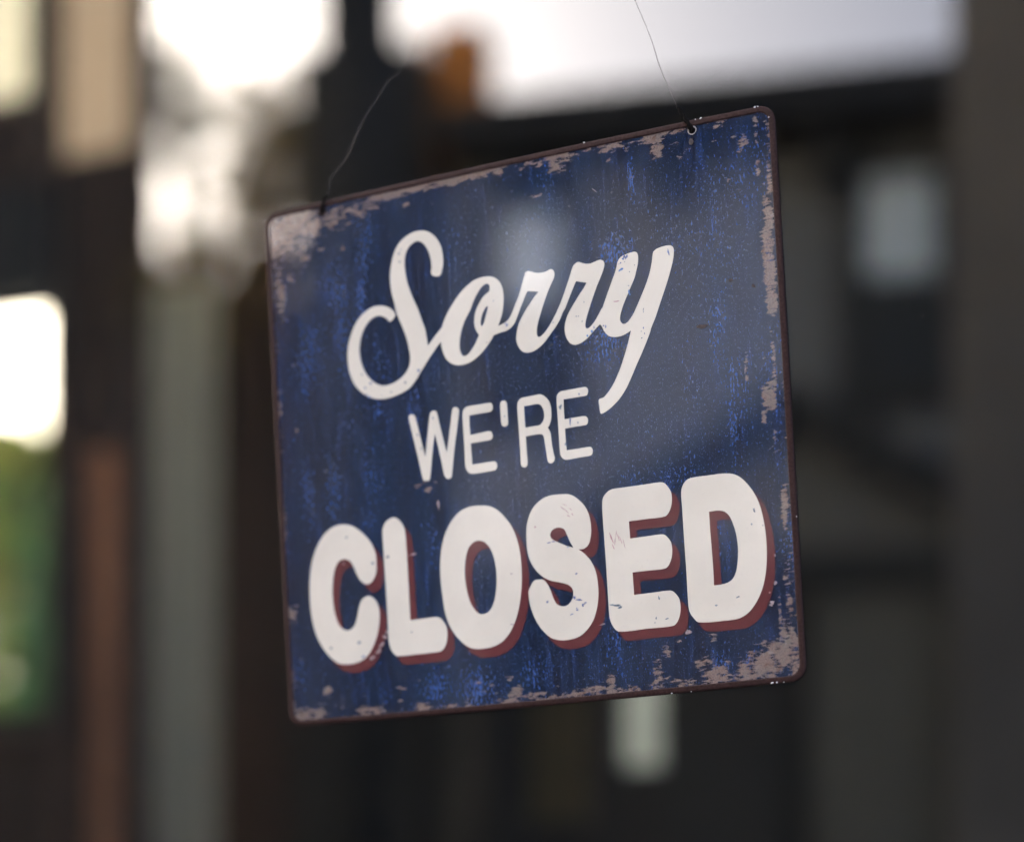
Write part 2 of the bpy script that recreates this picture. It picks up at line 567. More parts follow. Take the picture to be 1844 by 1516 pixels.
# ------------------------------------------------------------------ street side, seen only as reflections in the glass
house = empty('gabled_house', (-2.098, -10.0, 0), (0, 0, R(-7.67)), 'dark two storey house with gabled porch reflected across the street', 'house')
boxo('wall', (-2.75, 7.0, -6.5, 0.0, 0, 6.60), M_siding, house)
roof = obj('roof', prism([(0, 0), (1, 0), (1, 0.1), (0, 0.1)], 0, 1), M_roof, house)
bm = bmesh.new()
pr = [(0.62, 6.62), (0.62, 6.79), (-3.2, 8.15), (-7.1, 6.79), (-7.1, 6.62)]
va = [bm.verts.new((-1.95, y, z)) for y, z in pr]
vb = [bm.verts.new((7.4, y, z)) for y, z in pr]
bm.faces.new(va)
bm.faces.new(vb[::-1])
for i in range(5):
    bm.faces.new((va[i], va[(i + 1) % 5], vb[(i + 1) % 5], vb[i]))
bmesh.ops.recalc_face_normals(bm, faces=bm.faces)
bm.to_mesh(roof.data)
bm.free()
boxo('fascia', (-1.95, 7.4, 0.625, 0.66, 6.50, 6.80), M_trim, roof)
boxo('soffit', (-1.95, 7.4, 0.002, 0.62, 6.55, 6.615), M_shade_boards, house)
for k in range(7):
    x = -1.5 + k * 1.15
    boxo('bracket', (x, x + 0.12, 0.003, 0.5, 6.15, 6.545), M_trim, house, 0.01)
boxo('stair_bay', (-3.15, -2.15, -3.0, 0.45, 0, 7.40), M_trim, house)
ch = boxo('chimney', (-2.20, -1.78, -0.40, 0.05, 6.63, 7.66), M_chimney, house, 0.01)
boxo('cap', (-2.22, -1.76, -0.42, 0.07, 7.663, 7.71), M_chimney, ch)


def window(x0, x1, z0, z1, zm):
    w = boxo('window', (x0, x1, 0.002, 0.06, z0, z1), M_trim, house)
    boxo('blind', (x0 + 0.2, x1 - 0.13, 0.062, 0.075, zm, z1 - 0.12), M_blindw, w)
    boxo('lower_sash', (x0 + 0.16, x1 - 0.11, 0.062, 0.07, z0 + 0.12, zm - 0.03), M_windowdark, w)
    boxo('sill', (x0 - 0.06, x1 + 0.06, 0.002, 0.14, z0 - 0.08, z0 - 0.002), M_trim, w)


window(0.95, 1.77, 4.60, 6.36, 5.50)
window(-1.82, -1.02, 4.60, 6.36, 5.50)
window(3.6, 4.4, 4.60, 6.36, 5.42)
M_gable = plain('gable boards', (0.17, 0.16, 0.135), 0.85, 0.1, 4)
# gabled porch
porch = boxo('porch', (-1.55, 2.70, 0.003, 1.30, 0.0, 2.99), M_shade_boards, house)  # solid box; shade of the open porch is put into its dark colour
boxo('lattice_panel', (0.78, 2.69, 1.302, 1.40, 0.1, 2.985), plain('lit porch boards', (0.155, 0.145, 0.115), 0.8, 0.15, 5), porch)  # lighter boards: the lit end of the porch is put into their colour
obj('gable', prism([(-0.95, 3.25), (2.20, 3.25), (0.62, 4.15)], 0.1, 1.42), M_gable, porch)
boxo('beam', (-1.45, 2.70, 1.0, 1.52, 3.0, 3.245), M_trim, porch)
for s in (-1, 1):
    pts = [(0.62, 4.34), (0.62, 4.04), (0.62 + s * 1.85, 2.92), (0.62 + s * 1.95, 3.16)]
    obj('rake_board', prism(pts, 0.05, 1.60 + 0.01 * s), M_trim, porch)
for x in (-1.3, 1.62):
    boxo('post', (x, x + 0.17, 1.403, 1.56, 0, 2.997), M_trim, porch, 0.01)
boxo('door', (-0.2, 0.62, 1.403, 1.44, 0.1, 2.2), M_trim, porch, 0.01)

# houses added on the left to keep sky and sun out of the reflections
nb = empty('sky_block_house', (-6.71, -9.6, 0), (0, 0, R(-34.2)), 'tall dark brown brick house added at the far left to block sky and sun', 'house')
boxo('wall', (-10.0, 0.0, -5, 0.0, 0, 10.6), M_brown, nb)
obj('roof', prism([(-10.3, 10.602), (0.02, 10.602), (-5.0, 12.4)], -5.2, 0.25), M_roof, nb)
for x in (-8.6, -6.2, -3.8, -1.6):
    for z in (2.2, 5.2):
        w = boxo('window', (x, x + 0.9, 0.002, 0.05, z, z + 1.5), M_trim, nb)
        boxo('pane', (x + 0.07, x + 0.83, 0.052, 0.06, z + 0.07, z + 1.43), M_windowdark, w)
lo = empty('low_gap_house', (-4.6, -11.4, 0), (0, 0, R(-30)), 'low brown house added to cut the bright gap between the two taller houses', 'house')  # added; roof height set to stop sky leaking through the gap
boxo('wall', (-4.2, 0.0, -4, 0.0, 0, 5.6), M_brown, lo)
obj('roof', prism([(-4.4, 5.602), (0.02, 5.602), (-0.4, 6.1), (-4.0, 6.15)], -4.2, 0.25), M_roof, lo)


def sky_screen_tree(label, base, crown, rad, n, size, seed, c1, c2):
    rnd = random.Random(seed)
    t = empty('sky_screen_tree', base, label=label, cat='tree')
    b = Vector(base)
    c = Vector(crown) - b
    bm = bmesh.new()
    limbs = []
    for k in range(9):
        d = Vector((rnd.gauss(0, 1), rnd.gauss(0, 1), rnd.gauss(0.3, 0.7))).normalized()
        limbs.append(c + Vector((d.x * rad[0], d.y * rad[1], d.z * rad[2])) * rnd.uniform(0.35, 0.8))
    tube(bm, [(0, 0, 0), (0.03, 0, c.z * 0.4), (c.x * 0.8, c.y * 0.8, c.z - rad[2] * 0.6)], [0.13, 0.10, 0.07], 10)
    for l in limbs:
        tube(bm, [(c.x * 0.8, c.y * 0.8, c.z - rad[2] * 0.7), (c.x * 0.5 + l.x * 0.5, c.y * 0.5 + l.y * 0.5, l.z * 0.5 + (c.z - rad[2] * 0.4) * 0.5), l], [0.05, 0.03, 0.01], 6)
    obj('trunk', bm, M_wood, t)
    bm = bmesh.new()
    for i in range(n):
        ctr = limbs[i % len(limbs)]
        p = ctr + Vector((rnd.gauss(0, rad[0] * 0.26), rnd.gauss(0, rad[1] * 0.26), rnd.gauss(0, rad[2] * 0.24)))
        d = Vector((rnd.gauss(0, 1), rnd.gauss(0, 1), rnd.gauss(-0.3, 0.8))).normalized()
        s_ = d.cross(Vector((rnd.gauss(0, 1), rnd.gauss(0, 1), rnd.gauss(0, 1)))).normalized()
        L = size * rnd.uniform(0.7, 1.3)
        bm.faces.new([bm.verts.new(x) for x in (p, p + d * L * 0.5 + s_ * L * 0.28, p + d * L, p + d * L * 0.5 - s_ * L * 0.28)])
    tag(obj('crown', bm, leafmat('tree leaves %d' % seed, c1, c2), t), kind='stuff')


sky_screen_tree('golden olive tree added for a warm glow left of the utility pole', (-5.5, -9.2, 0), (-5.48, -9.35, 6.55), (0.55, 0.5, 0.85), 620, 0.15, 5, (0.60, 0.45, 0.20), (0.42, 0.36, 0.14))  # tree added so that sky leaking through golden leaves gives the glow
sky_screen_tree('lower amber tree added to dim the bright gap left of the golden one', (-6.1, -9.6, 0), (-5.95, -9.7, 5.95), (0.95, 0.5, 0.62), 1350, 0.14, 6, (0.62, 0.42, 0.12), (0.42, 0.36, 0.12))  # crown added to fade the sky in the lower gap
sky_screen_tree('sparse tree added to soften the bright sky gap between the houses', (-6.75, -9.9, 0), (-6.62, -9.9, 7.55), (0.5, 0.4, 0.95), 420, 0.14, 9, (0.55, 0.50, 0.30), (0.40, 0.42, 0.26))  # extra crown added to break up the clipped sky
pole = empty('utility_pole', (-3.56, -7.0, 0), label='dark round utility pole reflected left of the sign', cat='pole')
obj('pole', tube(bmesh.new(), [(0, 0, 0), (0, 0, 5), (0, 0, 10.5)], [0.24, 0.225, 0.20], 16), M_trim, pole, True)
boxo('cross_arm', (-0.9, 0.9, 0.16, 0.27, 9.4, 9.52), M_trim, pole, 0.01)
# added pillar standing in for the dark reflection of the person behind the camera
pl = empty('stand_in_pillar', (0.38, -3.05, 0), label='square stand-in pillar added for the dark reflection along the right edge', cat='pillar')
boxo('shaft', (-0.33, 0.33, -0.33, 0.33, 0.16, 4.6), M_pillar, pl, 0.012)
boxo('base', (-0.37, 0.37, -0.37, 0.37, 0, 0.158), M_pillar, pl, 0.012)

# traced lettering and wear of the sign, in millimetres from its centre (x right, z up); a third value marks a corner
LETTERS = [
 ('S', 'sorry', [[(-38.31,79.89),(-37.09,79.02),(-34.9,78.63),(-33.74,79.5),(-32.81,82.11),(-32.33,84.96),(-32.54,89.68),(-33.57,93.69),(-36.03,97.68),(-39.06,100.32),(-42.17,101.5),(-45.67,101.73),(-49.57,100.7),(-53.56,98.35),(-56.32,95.02),(-57.99,91.18),(-59.24,86.37),(-59.79,82.31),(-59.68,78.43),(-59.12,74.18),(-58.07,69.84),(-57.71,67.17),(-56.51,62.82),(-54.82,58.39),(-53.31,54),(-52.27,49.69),(-51.69,45.75),(-51.52,43.07),(-52.02,39.91),(-53.1,37.72),(-55.16,35.39),(-58.16,33.5),(-61.46,32.25),(-65.36,31.97),(-68.24,32.86),(-71.06,34.79),(-73.52,37.42),(-75.32,40.39),(-76.6,43.87),(-77.36,47.88),(-77.48,51.48),(-76.76,55.55),(-75.4,59.2),(-73.43,62.15),(-70.68,64.51),(-68.02,65.4),(-66.07,65.36),(-64.17,64.58),(-62.61,63.43),(-61.56,62.06),(-60.93,61.74),(-59.42,62.58),(-58.11,64.13),(-58.16,64.88),(-58.89,66.34),(-60.41,67.94),(-63.24,69.47),(-66.13,70.19),(-69.06,70.19),(-72.05,69.22),(-75.44,67.27),(-78.58,63.93),(-80.94,60.14),(-82.68,55.64),(-83.65,51.3),(-83.95,47.76),(-83.69,43.52),(-82.91,39.8),(-81.19,35.34),(-78.44,31.63),(-75.32,28.76),(-71.51,26.83),(-67.65,25.94),(-63.77,25.79),(-59.86,26.37),(-55.61,27.49),(-52.65,28.8),(-49.61,31.56),(-46.17,36.02),(-42.75,40.17),(-39.36,44.02),(-35.67,47.81),(-31.15,49.69,1),(-30.51,55.43,1),(-33.99,55.14,1),(-37.99,51.42),(-42.21,46.99,1),(-42.61,51.02),(-43.31,55.55),(-44.8,60.22),(-46.55,65.82),(-48.12,69.58),(-49.78,74.3),(-51.12,78.97),(-51.81,83.82),(-51.95,87.99),(-51.37,91.43),(-49.92,94.41),(-47.9,96.1),(-45.61,97),(-43.4,96.58),(-41.29,94.56),(-39.85,91.93),(-38.9,89.11),(-38.43,86.08),(-38.28,83.12),(-38.71,81.14)],]),
 ('o', 'sorry', [[(-10.14,74.03),(-7.44,73.05),(-5.16,70.86),(-3.8,67.55),(-3.44,63.61),(-3.81,59.48),(-4.64,55.75),(-5.84,52.73),(-7.4,49.45),(-9.1,46.66),(-11.15,43.93),(-13.72,41.12),(-16.99,38.42),(-20.57,36.41),(-24.1,35.51),(-27.94,35.64),(-30.67,36.9),(-32.84,38.89),(-34.43,41.92),(-35.31,45.01),(-35.46,47.99),(-35.12,51.53),(-34.38,55.33),(-32.59,58.95),(-30.28,62.48),(-27.26,66.19),(-23.92,69.52),(-20.29,72.12),(-16.72,73.76),(-13.23,74.26)],[(-11.18,70.88),(-10.18,70.15),(-9.92,68.64),(-10.25,67.08),(-11.6,66.35),(-13.41,65.05),(-15.26,62.78),(-16.97,60.16),(-17.99,57.41),(-18.45,54.24),(-18.15,51.59),(-17.4,49.52),(-16.38,47.89,1),(-17.24,46.25),(-18.4,44.17),(-19.9,42.14),(-21.74,40.33),(-23.18,39.43),(-24.58,39.4),(-25.57,40.47),(-26.22,42.53),(-26.37,44.84),(-25.89,48.35),(-24.93,51.77),(-23.33,55.4),(-21.42,58.33),(-19.89,60.67),(-18.32,63.97),(-16.42,66.88),(-14.56,69.15),(-12.75,70.61)],[(-11.3,60.73,1),(-11.61,58.9),(-12.53,56.15),(-13.55,53.41),(-14.31,52.08),(-14.85,51.75),(-15.32,52.57),(-15.22,54.34),(-14.56,56.82),(-13.41,58.89),(-12.3,60.16)],]),
 ('r', 'sorry', [[(-10.24,49.59,1),(-6.58,50.43,1),(-4.21,51.15),(-1.74,52.5),(0.1,54.92),(1.91,58.47),(4.2,62.89),(5.81,67.42),(7.2,71.03),(7.79,72.53),(9,72.95),(10.83,72.36),(13.14,71.39),(15.47,71.06),(17.83,71.18),(19.54,71.82),(20.54,71.7),(21.33,70.95),(21.65,69.52),(21.32,67.83),(19.84,65.22),(18.35,62.62),(16.83,59.38),(14.9,54.92),(13.33,51.04),(12.12,47.4),(11.71,44.91),(11.8,42.98),(12.65,42.04),(14.2,42.58),(16.32,44.45),(18.84,47.54),(21.76,51.97,1),(24.74,51.62,1),(22.88,48.12),(20.72,45.3),(18.22,42.54),(15.37,39.5),(12.21,37.15),(9.45,36.01),(6.4,35.87),(4.25,36.86),(2.53,39.39),(1.68,42.43),(2.03,45.58),(3.09,49.26),(4.59,51.9),(6.81,55.05),(9.35,58.13),(11.52,60.63),(13.65,62.66,1),(10.99,63.29),(8.26,63.91,1),(7.41,62.64),(6.07,59.99),(4.55,57.05),(3,53.78),(1.47,50.82),(-0.34,48.88),(-2.8,47.62),(-5.56,47.25),(-9.1,46.65,1)],]),
 ('r', 'sorry', [[(21.58,51.69,1),(24.37,56.77),(26.65,61.78),(28.56,66.2),(30.1,70.05),(30.85,71.5),(32.56,72.61),(33.55,72.59),(35.16,71.82),(37.1,71.14),(39.39,71.03),(42.05,71.65),(43.69,71.72),(44.95,70.95),(45.33,69.47),(44.75,67.37),(43.26,64.17),(41.43,60.71),(39.56,56.63),(37.67,52.22),(36.14,48.37),(35.15,45.38),(34.88,43.53),(35.21,42.37),(36.11,42.06),(37.81,43.03),(40.26,45.77),(43.12,50.01,1),(46.6,48.14,1),(45.69,43.58,1),(41.91,43.12,1),(40.37,41.96),(37.96,39.85),(35.88,37.98),(33.15,36.38),(30.8,35.67),(28.83,35.84),(26.92,37.26),(25.58,40.03),(25.08,42.97),(25.49,46.08),(26.59,49.07),(28.78,52.5),(30.92,55.3),(33.06,58.09),(35.18,60.57),(36.62,62.68,1),(34.35,63.41),(31.6,64.32,1),(30.68,62.64),(29.19,59.73),(27.31,55.94),(25.82,53.02),(24.66,51.38,1)],]),
 ('y', 'sorry', [[(51.62,69.55),(53.01,71.17),(54.99,71.9),(57.6,72.36),(59.54,72.4),(60.63,71.79),(61.03,70.31),(60.79,67.23),(60.06,64.55),(58.89,61),(57.09,57.57),(55.28,54.13),(53.47,50.69),(51.98,47.19),(51.24,44.49),(51.34,42.75),(52.3,41.42),(53.58,41.2),(55.25,42.23),(57.33,44.7),(59.47,48.39),(61.62,52.39),(63.79,56.68),(65.63,61.03),(67.02,65.77),(67.7,69.38),(68.09,70.71),(69.43,71.71),(72.01,72.31),(74.87,72.39),(76.42,71.95),(77.3,70.69),(77.35,68.82),(76.68,65.23),(75.15,60.54),(73.28,55.6),(71.45,51.27),(69.62,46.93),(67.41,41.71),(65.25,37.41),(64.72,35.78),(62.65,31.4),(60.26,26.77),(57.55,21.89),(54.82,16.7),(52.11,12.08),(49.15,8.39),(46.24,5.86),(43.35,3.92),(40.82,2.81),(40.04,2.78),(39.68,3.43),(39.45,6),(39.23,8.72),(39.64,9.4),(41.53,9.86),(43.14,11.1),(45.45,13.72),(47.46,16.67),(49.52,20.51),(51.28,24.38),(53.06,28.84),(54.89,34.18),(56.02,37.84,1),(54.76,37.17),(52.57,36.35),(50.4,35.97),(47.95,36.17),(45.83,36.88),(44.37,38.32),(43.25,40.3),(42.57,41.91),(41.9,42.77,1),(42.69,46.91),(43.35,49.95),(44.86,53.46),(46.72,57.54),(48.58,61.61),(50.06,64.8),(51.02,67.46)],]),
 ('W', 'were', [[(-53.87,14.89),(-53.45,15.99),(-52.18,16.29),(-50.97,15.61),(-50.49,14.55),(-49.36,9.29),(-47.96,2.51),(-46.43,-4.93,1),(-45.59,0.53),(-44.51,6.94),(-43.21,14.29),(-42.59,15.83),(-40.96,16.41),(-39.76,15.74),(-39.31,14.36),(-38.22,8.63),(-36.84,1.89),(-35.51,-4.5,1),(-34.19,2.16),(-32.95,8.51),(-31.71,14.85),(-31.12,16.06),(-29.87,16.36),(-28.7,15.53),(-28.41,14.35),(-29.47,8),(-30.92,1.04),(-32.21,-6.27),(-33.46,-14.25),(-33.79,-15.67),(-34.71,-16.36),(-35.94,-16.36),(-36.76,-15.43),(-37.39,-14.04),(-38.44,-7.68),(-39.79,-0.3),(-41.03,5.93,1),(-41.98,1.65),(-43.05,-4.75),(-44.17,-12.13),(-44.8,-15.16),(-45.27,-15.91),(-46.69,-15.79),(-47.74,-15.58),(-48.37,-14.18),(-49.46,-8.12),(-51.1,0.66),(-52.78,8.8)],]),
 ('E', 'were', [[(-26.58,12.77),(-26.14,14.33),(-24.51,15.55),(-22.05,15.83),(-17.55,15.79),(-13.4,15.81),(-12.21,15.46),(-11.65,14.41),(-11.78,12.81),(-12.41,11.94),(-13.64,11.64),(-18.48,11.56),(-23.34,11.47,1),(-23.42,7.1),(-23.34,2.38,1),(-18.99,2.56),(-14.14,2.82),(-12.96,2.33),(-12.44,1.12),(-12.59,-0.31),(-13.33,-1.17),(-14.37,-1.35),(-19.22,-1.46),(-23.38,-1.51,1),(-23.28,-5.9),(-23.08,-11.45,1),(-18.4,-11.45),(-12.53,-11.46),(-11.36,-11.95),(-10.91,-13.14),(-11.16,-14.55),(-11.9,-15.42),(-12.77,-15.62),(-18.64,-15.79),(-23.14,-15.72),(-24.85,-15.1),(-26.14,-13.3),(-26.55,-11.29),(-26.56,-5.44),(-26.63,2.7),(-26.68,9.21)],]),
 ("'", 'were', [[(-7.8,14.47),(-7.23,15.51),(-5.85,15.68),(-4.86,15.05),(-4.53,13.65),(-4.51,9.14),(-4.49,5.27),(-4.96,4.21),(-6.18,3.75),(-7.35,4.34),(-7.78,5.76),(-7.89,9.97)],]),
 ('R', 'were', [[(0.54,12.75),(1.09,14.39),(2.68,15.58),(5.11,15.72),(8.75,15.85),(11.76,15.84),(13.51,14.92),(15.21,13.09),(16.27,10.64),(16.63,7.45),(16.35,4.07),(15.62,1.9),(14.54,0.21,1),(15.3,-1.19),(15.75,-2.68),(15.87,-4.4),(16.12,-7.86),(16.65,-11.64),(17.05,-13.68),(16.76,-15.07),(15.66,-16.05),(14.61,-16.05),(13.76,-15.22),(13.52,-14.04),(13.25,-10.87),(12.85,-7.39),(12.56,-4.5),(12.05,-2.85),(10.74,-2.18),(8.03,-2.12),(3.8,-2.17,1),(3.82,-6.1),(3.9,-10.98),(3.95,-14.42),(3.48,-15.79),(2.39,-16.3),(1.21,-15.76),(0.73,-14.55),(0.74,-10.54),(0.65,-4.21),(0.56,2.41),(0.43,8.17)],[(3.73,11.69,1),(6.7,11.67),(10.02,11.74),(11.49,11.08),(12.6,9.49),(13.15,7.41),(13,4.86),(12.09,3),(10.67,1.92),(8.26,1.85),(3.72,1.8,1),(3.68,5.39),(3.66,8.83)],]),
 ('E', 'were', [[(19.54,12.99),(20.08,14.61),(21.63,15.65),(23.42,15.75),(28.47,15.87),(33.2,15.89),(34.06,15.42),(34.53,14.36),(34.3,12.98),(33.72,12.08),(32.39,11.92),(27.66,11.88),(22.76,11.87,1),(22.67,7.68),(22.69,2.79,1),(27.15,2.89),(32.31,2.82),(33.31,2.25),(33.77,0.91),(33.45,-0.59),(32.68,-1.19),(27.5,-1.27),(22.75,-1.37,1),(22.73,-5.97),(22.93,-11.33,1),(28.12,-11.36),(34.01,-11.35),(34.86,-11.95),(35.18,-13.13),(34.86,-14.63),(33.94,-15.26),(28.48,-15.43),(23.13,-15.62),(21.38,-15.14),(20.13,-13.55),(19.74,-11.5),(19.66,-6.09),(19.54,2.46),(19.48,8.16)],]),
 ('C', 'closed', [[(-89.79,-30.97),(-85.91,-32.22),(-81.07,-35.88),(-76.88,-40.96),(-74.68,-46.29),(-74.38,-50.89),(-74.61,-54.91),(-75.92,-58.31),(-78.56,-60.65),(-80.78,-60.55),(-83.19,-58.51),(-84.97,-55.25),(-86.69,-50.98),(-88.52,-48.48),(-91,-47.42),(-93.87,-48.11),(-96.01,-50.93),(-97.43,-55.88),(-98.17,-61.94),(-98.12,-68.09),(-97.31,-73.8),(-95.84,-78.04),(-93.72,-80.56),(-91.24,-81.57),(-88.66,-80.82),(-86.84,-78.46),(-85.5,-74.53),(-84.43,-70.57),(-82.87,-67.69),(-80.27,-66.35),(-78.06,-66.69),(-75.68,-68.97),(-74.23,-72.67),(-74.15,-77.23),(-75.07,-82.7),(-76.74,-87.6),(-79.82,-92.87),(-83.35,-96.08),(-87.92,-97.58),(-93.56,-97.66),(-97.46,-96.53),(-101.25,-93.36),(-104.96,-88.39),(-108.03,-81.93),(-109.65,-75.08),(-110.39,-67.8),(-110.38,-60.6),(-109.75,-53.46),(-108.34,-46.93),(-105.69,-40.55),(-101.96,-35.35),(-97.78,-32.02),(-93.74,-30.83)],]),
 ('L', 'closed', [[(-70.35,-36.58),(-69.35,-33.67),(-67.3,-31.65),(-64.22,-30.88),(-61.81,-32.09),(-59.77,-34.86),(-58.74,-38.01),(-58.48,-46.09),(-58.37,-58.67),(-58.37,-70.23),(-58.39,-80.17,1),(-51.95,-80.03),(-45.44,-79.96),(-43.32,-80.58),(-41.3,-83.03),(-40.1,-85.64),(-40.06,-89.63),(-41.09,-93.5),(-43.1,-95.8),(-45.29,-96.33),(-55.59,-96.44),(-65.72,-96.38),(-67.32,-95.47),(-69.35,-92.25),(-70.05,-88.15),(-70.01,-77.55),(-70.14,-62.39),(-70.34,-48.21)],]),
 ('O', 'closed', [[(-19.72,-30.94),(-15.41,-31.91),(-11.74,-34.16),(-8.18,-38.18),(-5.21,-42.86),(-3.13,-48.69),(-1.92,-55.92),(-1.71,-63.52),(-2.24,-71.04),(-3.44,-77.99),(-5.41,-84.35),(-8.43,-90.12),(-12.44,-94.28),(-16.89,-96.38),(-21.82,-97.02),(-26.72,-96.69),(-30.47,-95.05),(-34.65,-91.05),(-38.21,-85.56),(-40.35,-79.17),(-41.33,-71.86),(-41.89,-64.07),(-41.79,-56.36),(-40.52,-47.74),(-38.21,-41.33),(-34.86,-36.08),(-30.79,-32.49),(-25.74,-30.83)],[(-21.72,-46.94),(-19.05,-48.03),(-16.5,-51.14),(-14.87,-55.91),(-14.11,-61.6),(-14.32,-68.18),(-15.36,-74.17),(-17.24,-78.54),(-19.53,-80.59),(-22.01,-81.1),(-24.41,-80.08),(-26.95,-76.49),(-28.6,-71.71),(-29.49,-65.98),(-29.58,-59.82),(-28.69,-53.78),(-27.08,-49.61),(-24.48,-47.37)],]),
 ('S', 'closed', [[(19.5,-30.89),(23.26,-31.49),(26.39,-33.46),(29.93,-37.53),(31.84,-41.89),(32.51,-47.12),(32.09,-51.7),(30.82,-55.15),(28.58,-56.74),(26.05,-56.74,1),(28.72,-59.02),(31.72,-62.97),(33.59,-67.82),(34.3,-74.06),(34.12,-79.17),(33.19,-84.2),(31.31,-89.14),(28.41,-92.95),(24.48,-95.9),(19.56,-96.96),(14.69,-96.73),(10.42,-95.01),(6.28,-90.7),(3.3,-85.19),(1.46,-78.74),(1.09,-73.49),(1.87,-71.49),(4.25,-68.37),(6.45,-68.25),(8.63,-68.6),(10.42,-70.88),(11.87,-74.15),(13.03,-77.91),(14.52,-80.4),(17.17,-81.62),(19.64,-81.21),(21.65,-79.1),(22.43,-76.86),(22.2,-74.26),(20.41,-72.25),(17.24,-70.86),(11.88,-69.22),(8.17,-66.99),(4.55,-62.93),(2.11,-57.43),(1.44,-51.61),(1.75,-44.33),(3.14,-39.29),(5.57,-35.16),(9.6,-32.04),(14.06,-30.7)],[(17.3,-45.75),(19.68,-46.82),(20.9,-49.3),(22.07,-52.55),(23.78,-55.75,1),(20.34,-54.4),(16.65,-52.41),(14.01,-50.79),(12.92,-48.84),(13.69,-46.86),(15.38,-45.87)],]),
 ('E', 'closed', [[(38.34,-37.1),(39.32,-34.32),(42.48,-31.93),(48.5,-31.68),(57.72,-31.65),(65.25,-31.61),(67.35,-32.26),(69.34,-34.88),(70.27,-37.34),(70.12,-41.75),(68.76,-45.23),(66.79,-46.96),(58.47,-47.05),(50.24,-47.06,1),(50.25,-50.75),(50.35,-54.81,1),(58.03,-54.75),(65.54,-54.83),(67.58,-56.54),(69.02,-59.32),(69.08,-64.02),(67.73,-68.02),(65.76,-69.88),(58.78,-70.02),(50.58,-69.97,1),(50.67,-74.97),(50.76,-80.07,1),(59.29,-80.01),(67.32,-79.95),(69.38,-81.22),(71.32,-84.55),(71.4,-89.75),(70,-93.76),(67.77,-95.61),(55.72,-95.69),(42.97,-95.71),(40.37,-93.34),(38.95,-89.5),(38.7,-84.19),(38.62,-70.98),(38.42,-55.1),(38.2,-44.49)],]),
 ('D', 'closed', [[(74.69,-37.44),(75.48,-34.52),(77.4,-32.26),(79.74,-31.57),(87.39,-31.51),(93.96,-31.6),(98.44,-32.51),(101.82,-34.81),(105.54,-39.54),(108.23,-44.85),(109.86,-51),(110.89,-59.04),(111.01,-67.45),(110.43,-74.3),(109.18,-80.57),(107.43,-85.32),(104.68,-89.97),(101.5,-93.34),(97.39,-95.39),(91.34,-95.76),(79.46,-95.28),(77.04,-93.03),(75.42,-89.85),(75.07,-85.29),(75.06,-73.73),(74.88,-58.61),(74.71,-43.49)],[(86.65,-47.38,1),(91.05,-47.5),(93.52,-48.31),(95.66,-50.68),(97.18,-54.85),(98.17,-59.45),(98.51,-64.97),(98.03,-70.87),(97.03,-75.23),(95.36,-78.03),(93.03,-79.36),(90.23,-79.84),(87.04,-79.89,1),(87.1,-72.6),(86.9,-62.58),(86.7,-54.55)],]),
]
